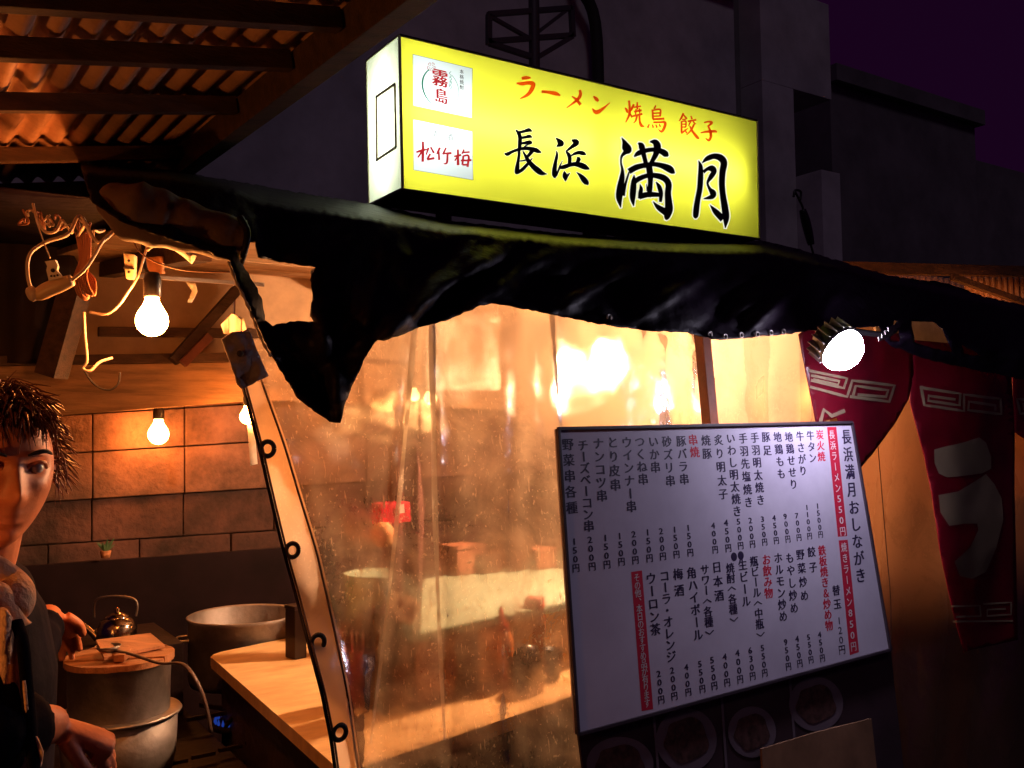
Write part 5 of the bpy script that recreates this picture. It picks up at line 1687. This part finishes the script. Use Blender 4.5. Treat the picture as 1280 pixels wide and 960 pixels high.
# ================================================================== PERSON
def make_person():
    P = empty('person', pD(-40, 1200, 1.4), 'cook at the left edge in a dark jacket with a beige towel round the neck', 'person')
    P.location.z = 0
    FW = ROT @ Vector((0, 0, -1)); RT = ROT @ Vector((1, 0, 0)); UP = Vector((0, 0, 1))
    FWh = Vector((FW.x, FW.y, 0)).normalized(); RTh = Vector((RT.x, RT.y, 0)).normalized()
    hcen = pD(-3, 586, 1.40)
    yaw = math.radians(44)
    fwd = (-FWh * math.cos(yaw) + RTh * math.sin(yaw))
    fwd = (fwd + UP * -.12).normalized()
    side = fwd.cross(UP).normalized()            # toward picture left when facing us
    upv = side.cross(fwd).normalized()
    side = -side

    def hp(x, y, z): return hcen + side * x + fwd * y + upv * z

    def g(dx, dz, sx, sz): return math.exp(-(dx / sx) ** 2 - (dz / sz) ** 2)

    V, F = [], []
    NU, NV = 96, 72
    for j in range(NV + 1):
        th = math.pi * j / NV
        for i in range(NU):
            ph = 2 * math.pi * i / NU
            x = math.sin(th) * math.cos(ph); y = math.sin(th) * math.sin(ph); z = math.cos(th)
            X, Y, Z = x * .074, y * .092, z * .118
            if Z < 0:
                k = -Z / .118
                X *= 1 - .30 * k ** 1.6
                Y = Y * (1 - .08 * k) + .006 * k if Y > 0 else Y * (1 - .35 * k)
            if y > 0:
                fr2 = min(1, y * 1.6)
                Y *= .97
                a = abs(X)
                Y += fr2 * (.020 * g(X, Z + .026, .011, .016) + .011 * g(X, Z + .005, .008, .025) + .006 * g(a - .012, Z + .031, .007, .007))
                Y += fr2 * (.006 * g(a - .028, Z - .031, .022, .008))
                Y -= fr2 * .0115 * g(a - .031, Z - .012, .016, .011)
                Y += fr2 * .006 * g(a - .042, Z + .016, .018, .016)
                Y += fr2 * (.0065 * g(X, Z + .056, .019, .0042) + .0075 * g(X, Z + .067, .016, .005) - .004 * g(X, Z + .0612, .022, .0018))
                Y -= fr2 * .004 * g(X, Z + .078, .018, .005)
                Y += fr2 * .010 * g(X, Z + .096, .022, .016)
            V.append(hp(X, Y, Z))
    for j in range(NV):
        for i in range(NU):
            a = j * NU + i; b = j * NU + (i + 1) % NU
            F.append((a, b, b + NU, a + NU))
    # neck + torso core + arms, swept tubes joined by a remesh so the body is one surface
    bm = bmesh.new()
    vs = [bm.verts.new(v) for v in V]
    for f in F:
        try: bm.faces.new([vs[i] for i in f])
        except ValueError: pass
    bmesh.ops.remove_doubles(bm, verts=bm.verts, dist=1e-5)
    nk0 = hp(0, -.015, -.07)
    nb_ = hcen + Vector((0, 0, -.175)) - fwd * .05 - RTh * .025
    add_tube(bm, [nk0, nk0.lerp(nb_, .5), nb_, nb_ - UP * .08], lambda t: .046 + .02 * t, 20, 5)
    # ears
    for sx in (-1, 1):
        bmesh.ops.create_icosphere(bm, subdivisions=2, radius=1, matrix=Matrix.Translation(hp(sx * .076, -.008, -.002)) @ Matrix((side, fwd, upv)).transposed().to_4x4() @ Matrix.Diagonal((.008, .018, .030, 1)))
    # torso
    chest = nb_ - UP * .22
    bodyf = (RTh * .96 + FWh * .28).normalized()
    bs = Vector((-bodyf.y, bodyf.x, 0))           # to the cook's left (away from us)
    hip = chest - UP * .40
    def trunk(bm, pts, prof, seg, k):
        n0 = len(bm.verts)
        add_tube(bm, pts, lambda t: interp(prof, t), seg, 6)
        bm.verts.ensure_lookup_table()
        for v in bm.verts[n0:]:
            off = (v.co - nb_).dot(bodyf)
            v.co -= bodyf * off * (1 - k)
    trunk(bm, [nb_ - UP * .03, nb_ - UP * .10, chest, chest - UP * .2, hip, hip - UP * .12], [(0, .06), (.12, .14), (.35, .16), (.7, .145), (1, .155)], 24, .62)
    for s_, foot in ((1, .10), (-1, -.08)):
        h0 = hip + bs * .09 * s_ - UP * .05
        add_tube(bm, [h0, h0 - UP * .4 + bodyf * .02, Vector((h0.x, h0.y, .06))], lambda t: .085 - .045 * t, 14, 5)
    shL = nb_ + bs * .17 - UP * .055
    shR = nb_ - bs * .17 - UP * .055
    elL = pD(22, 850, 1.74); wrL = pD(62, 768, 1.96)
    elR = pD(-22, 915, 1.20); wrR = pD(68, 905, 1.34)
    armL = [shL, shL.lerp(elL, .5), elL, elL.lerp(wrL, .5), wrL]
    armR = [shR, shR.lerp(elR, .5), elR, elR.lerp(wrR, .5), wrR]
    for arm in (armL, armR):
        add_tube(bm, arm, lambda t: interp([(0, .055), (.5, .042), (.62, .040), (1, .025)], t), 16, 6)

    def hand(wr, dirv, nrm_, curl, sc=1.0, mirror=1):
        d = dirv.normalized(); n = nrm_.normalized(); s = d.cross(n).normalized() * mirror
        n = s.cross(d).normalized() * mirror
        # palm
        add_tube(bm, [wr - d * .01, wr + d * .03, wr + d * .06, wr + d * .085], lambda t: (.022 + .016 * math.sin(min(1, t * 1.3) * 1.57)) * sc, 14, 4, flat=.5)
        for k, (o, ln) in enumerate(((-.027, .068), (-.009, .078), (.009, .074), (.026, .058))):
            b0 = wr + d * (.072 if k in (1, 2) else .066) + s * o * sc
            c = curl + .12 * k
            p1 = b0 + (d * math.cos(c * .4) + n * math.sin(c * .4)) * ln * .45
            p2 = p1 + (d * math.cos(c) + n * math.sin(c)) * ln * .32
            p3 = p2 + (d * math.cos(c * 1.6) + n * math.sin(c * 1.6)) * ln * .25
            add_tube(bm, [b0, p1, p2, p3], lambda t: (.0092 - .0028 * t) * sc, 10, 4)
        b0 = wr + d * .022 - s * .026 * sc
        add_tube(bm, [b0, b0 + d * .028 - s * .018 + n * .008, b0 + d * .055 - s * .020 + n * .02], lambda t: (.0125 - .004 * t) * sc, 10, 4)

    hand(wrL, pD(98, 824, 2.12) - wrL, Vector((.2, .1, -1)), .5, 1.0)
    hand(wrR, pD(108, 922, 1.36) - wrR, -RTh * .2 + UP * -1 + FWh * .3, 1.25, 1.0)
    body = bm_out('body', bm, M_skin, P, True)
    md = body.modifiers.new('remesh', 'REMESH'); md.mode = 'VOXEL'; md.voxel_size = .0032; md.use_smooth_shade = True
    md2 = body.modifiers.new('smooth', 'SMOOTH'); md2.iterations = 2; md2.factor = .4
    # eyes and brows
    M_eye = mat('eye_white', (.6, .52, .48), .2)
    M_iris = mat('dark_iris', (.01, .006, .005), .1)
    for sx in (-1, 1):
        c = hp(sx * .031, .0735, .012)
        e = lathe('eye', c, [(0, .0105), (.005, .0095), (.009, .0055), (.0105, 0), (.009, -.006), (0, -.01)], M_eye, P, 16, axis=(fwd + side * sx * .15).normalized())
        lathe('iris', c + fwd * .0070 + side * .001, [(0, .0042), (.003, .0038), (.0048, .002), (.0048, 0)], M_iris, e, 14, axis=fwd)
        tube('eyelid', [hp(sx * .046, .071, .010), hp(sx * .040, .081, .019), hp(sx * .030, .0855, .0205), hp(sx * .019, .082, .015), hp(sx * .016, .079, .010)], .0026, M_skin, P, 8, 5)
        tube('eyebrow', [hp(sx * .052, .074, .030), hp(sx * .040, .086, .036), hp(sx * .028, .0905, .036), hp(sx * .014, .0905, .031)], lambda t: .0012 + .0024 * math.sin(t * 3), mat('brow_hair', (.02, .01, .008), .8), P, 6, 5)
    # hair: curved tufts over the skull
    bm = bmesh.new()
    rnd = random.Random(3)
    for k in range(2400):
        th = math.acos(1 - rnd.random() * 1.12)
        ph = rnd.random() * 2 * math.pi
        x = math.sin(th) * math.cos(ph); y = math.sin(th) * math.sin(ph); z = math.cos(th)
        if y > .1 and z < .56 + .14 * rnd.random(): continue
        if z < -.12 and y > -.35: continue
        base = Vector((x * .073, y * .090, z * .116))
        nrm2 = Vector((x, y, z)).normalized()
        if y > .0 and z < .78:
            fl2 = Vector((rnd.uniform(-.55, .55), .75, -.35 + rnd.uniform(-.35, .5)))
        else:
            fl2 = Vector((x * .6 + rnd.uniform(-.6, .6), y * .5 + .25 + rnd.uniform(-.5, .5), rnd.uniform(-.5, .5)))
        ln = rnd.uniform(.022, .046)
        d1 = (nrm2 * .42 + fl2 * .7).normalized()
        d2 = (nrm2 * .10 + fl2 + Vector((0, 0, -.35))).normalized()
        p0 = base - nrm2 * .004; p1 = base + d1 * ln * .5; p2 = p1 + d2 * ln * .45 - Vector((0, 0, .006)); p3 = p2 + (d2 + Vector((0, 0, -.5))).normalized() * ln * .35
        w0 = rnd.uniform(.0009, .0022)
        add_tube(bm, [hp(*p) for p in (p0, p1, p2, p3)], lambda t: w0 * (1 - t) ** .8 + .0004, 4, 2, cap=False)
    # skull cap under the tufts
    for k in range(0): pass
    o = bm_out('hair', bm, mat('dyed_brown_hair', (.17, .045, .018), .42, var=.5, scale=60), P, True)
    o['kind'] = 'stuff'
    cap = bmesh.new()
    bmesh.ops.create_uvsphere(cap, u_segments=32, v_segments=20, radius=1)
    bmesh.ops.delete(cap, geom=[v for v in cap.verts if (v.co.z < (.52 if v.co.y > .15 else .0) and v.co.y > -.35) or v.co.z < -.45], context='VERTS')
    for v in cap.verts: v.co = hp(v.co.x * .0775, v.co.y * .0955 - .001, v.co.z * .1215)
    bm_out('hair_cap', cap, MAT['dyed_brown_hair'], P, True)
    # jacket (clothing): slightly larger swept shell over torso and arms
    M_jac = mat('dark_jacket', (.008, .006, .012), .85, spec=.05, var=.4, scale=10, bump=.4, bscale=30)
    bm = bmesh.new()
    trunk(bm, [nb_ + UP * .005, nb_ - UP * .09, chest, chest - UP * .2, hip, hip - UP * .22], [(0, .078), (.12, .15), (.3, .178), (.7, .165), (1, .18)], 28, .68)
    add_tube(bm, [nb_ + bs * .05 - UP * .03, shL, shL.lerp(elL, .5), elL, elL.lerp(wrL, .6), elL.lerp(wrL, .86)], lambda t: interp([(0, .06), (.25, .062), (.6, .052), (1, .036)], t) + .003 * math.sin(t * 50), 18, 7)
    add_tube(bm, [nb_ - bs * .05 - UP * .03, shR, shR.lerp(elR, .5), elR, elR.lerp(wrR, .52)], lambda t: interp([(0, .06), (.25, .066), (.7, .06), (1, .052)], t) + .003 * math.sin(t * 50), 18, 7)
    jk = bm_out('jacket', bm, M_jac, P, True)
    md = jk.modifiers.new('remesh', 'REMESH'); md.mode = 'VOXEL'; md.voxel_size = .007; md.use_smooth_shade = True
    # beige towel: thick collar roll and a hanging tail in folds
    M_tow = mat('beige_towel', (.88, .56, .34), .9, var=.2, scale=20, bump=.5, bscale=150)
    tw = tube('towel_collar', [pD(-60, 735, 1.30), pD(-30, 716, 1.27), pD(-5, 712, 1.27), pD(12, 722, 1.28), pD(18, 742, 1.27), pD(10, 765, 1.25)], lambda t: .022 + .006 * math.sin(t * 9), M_tow, P, 14, 6)
    tube('towel_collar', [pD(-20, 742, 1.24), pD(0, 752, 1.24), pD(12, 765, 1.24), pD(18, 785, 1.24)], lambda t: .018 + .005 * math.sin(t * 7), M_tow, P, 12, 6)

    def tow(x, y): return pD(x, y, 1.22 + .022 * math.sin(x * .22 + .004 * y) + .012 * fbm(x * .04, y * .01, 3))
    sheet('towel_tail', [(-70, 745), (-20, 750), (8, 762), (22, 785), (28, 830), (34, 890), (40, 1010), (-80, 1010)], tow, 7, M_tow, P, .004)
    tube('jacket_edge', [pD(20, 776, 1.23), pD(28, 800, 1.22), pD(33, 850, 1.21), pD(38, 910, 1.20), pD(44, 980, 1.19)], .009, M_jac, P, 10, 6, flat=.5)
    sheet('apron_corner', [(42, 915), (48, 925), (54, 940), (52, 955), (46, 970), (42, 950)], lambda x, y: pD(x, y, 1.2), 5, M_tow, P, .003)


make_person()

bpy.data.objects.remove(_tob)
bpy.data.curves.remove(_tcu)
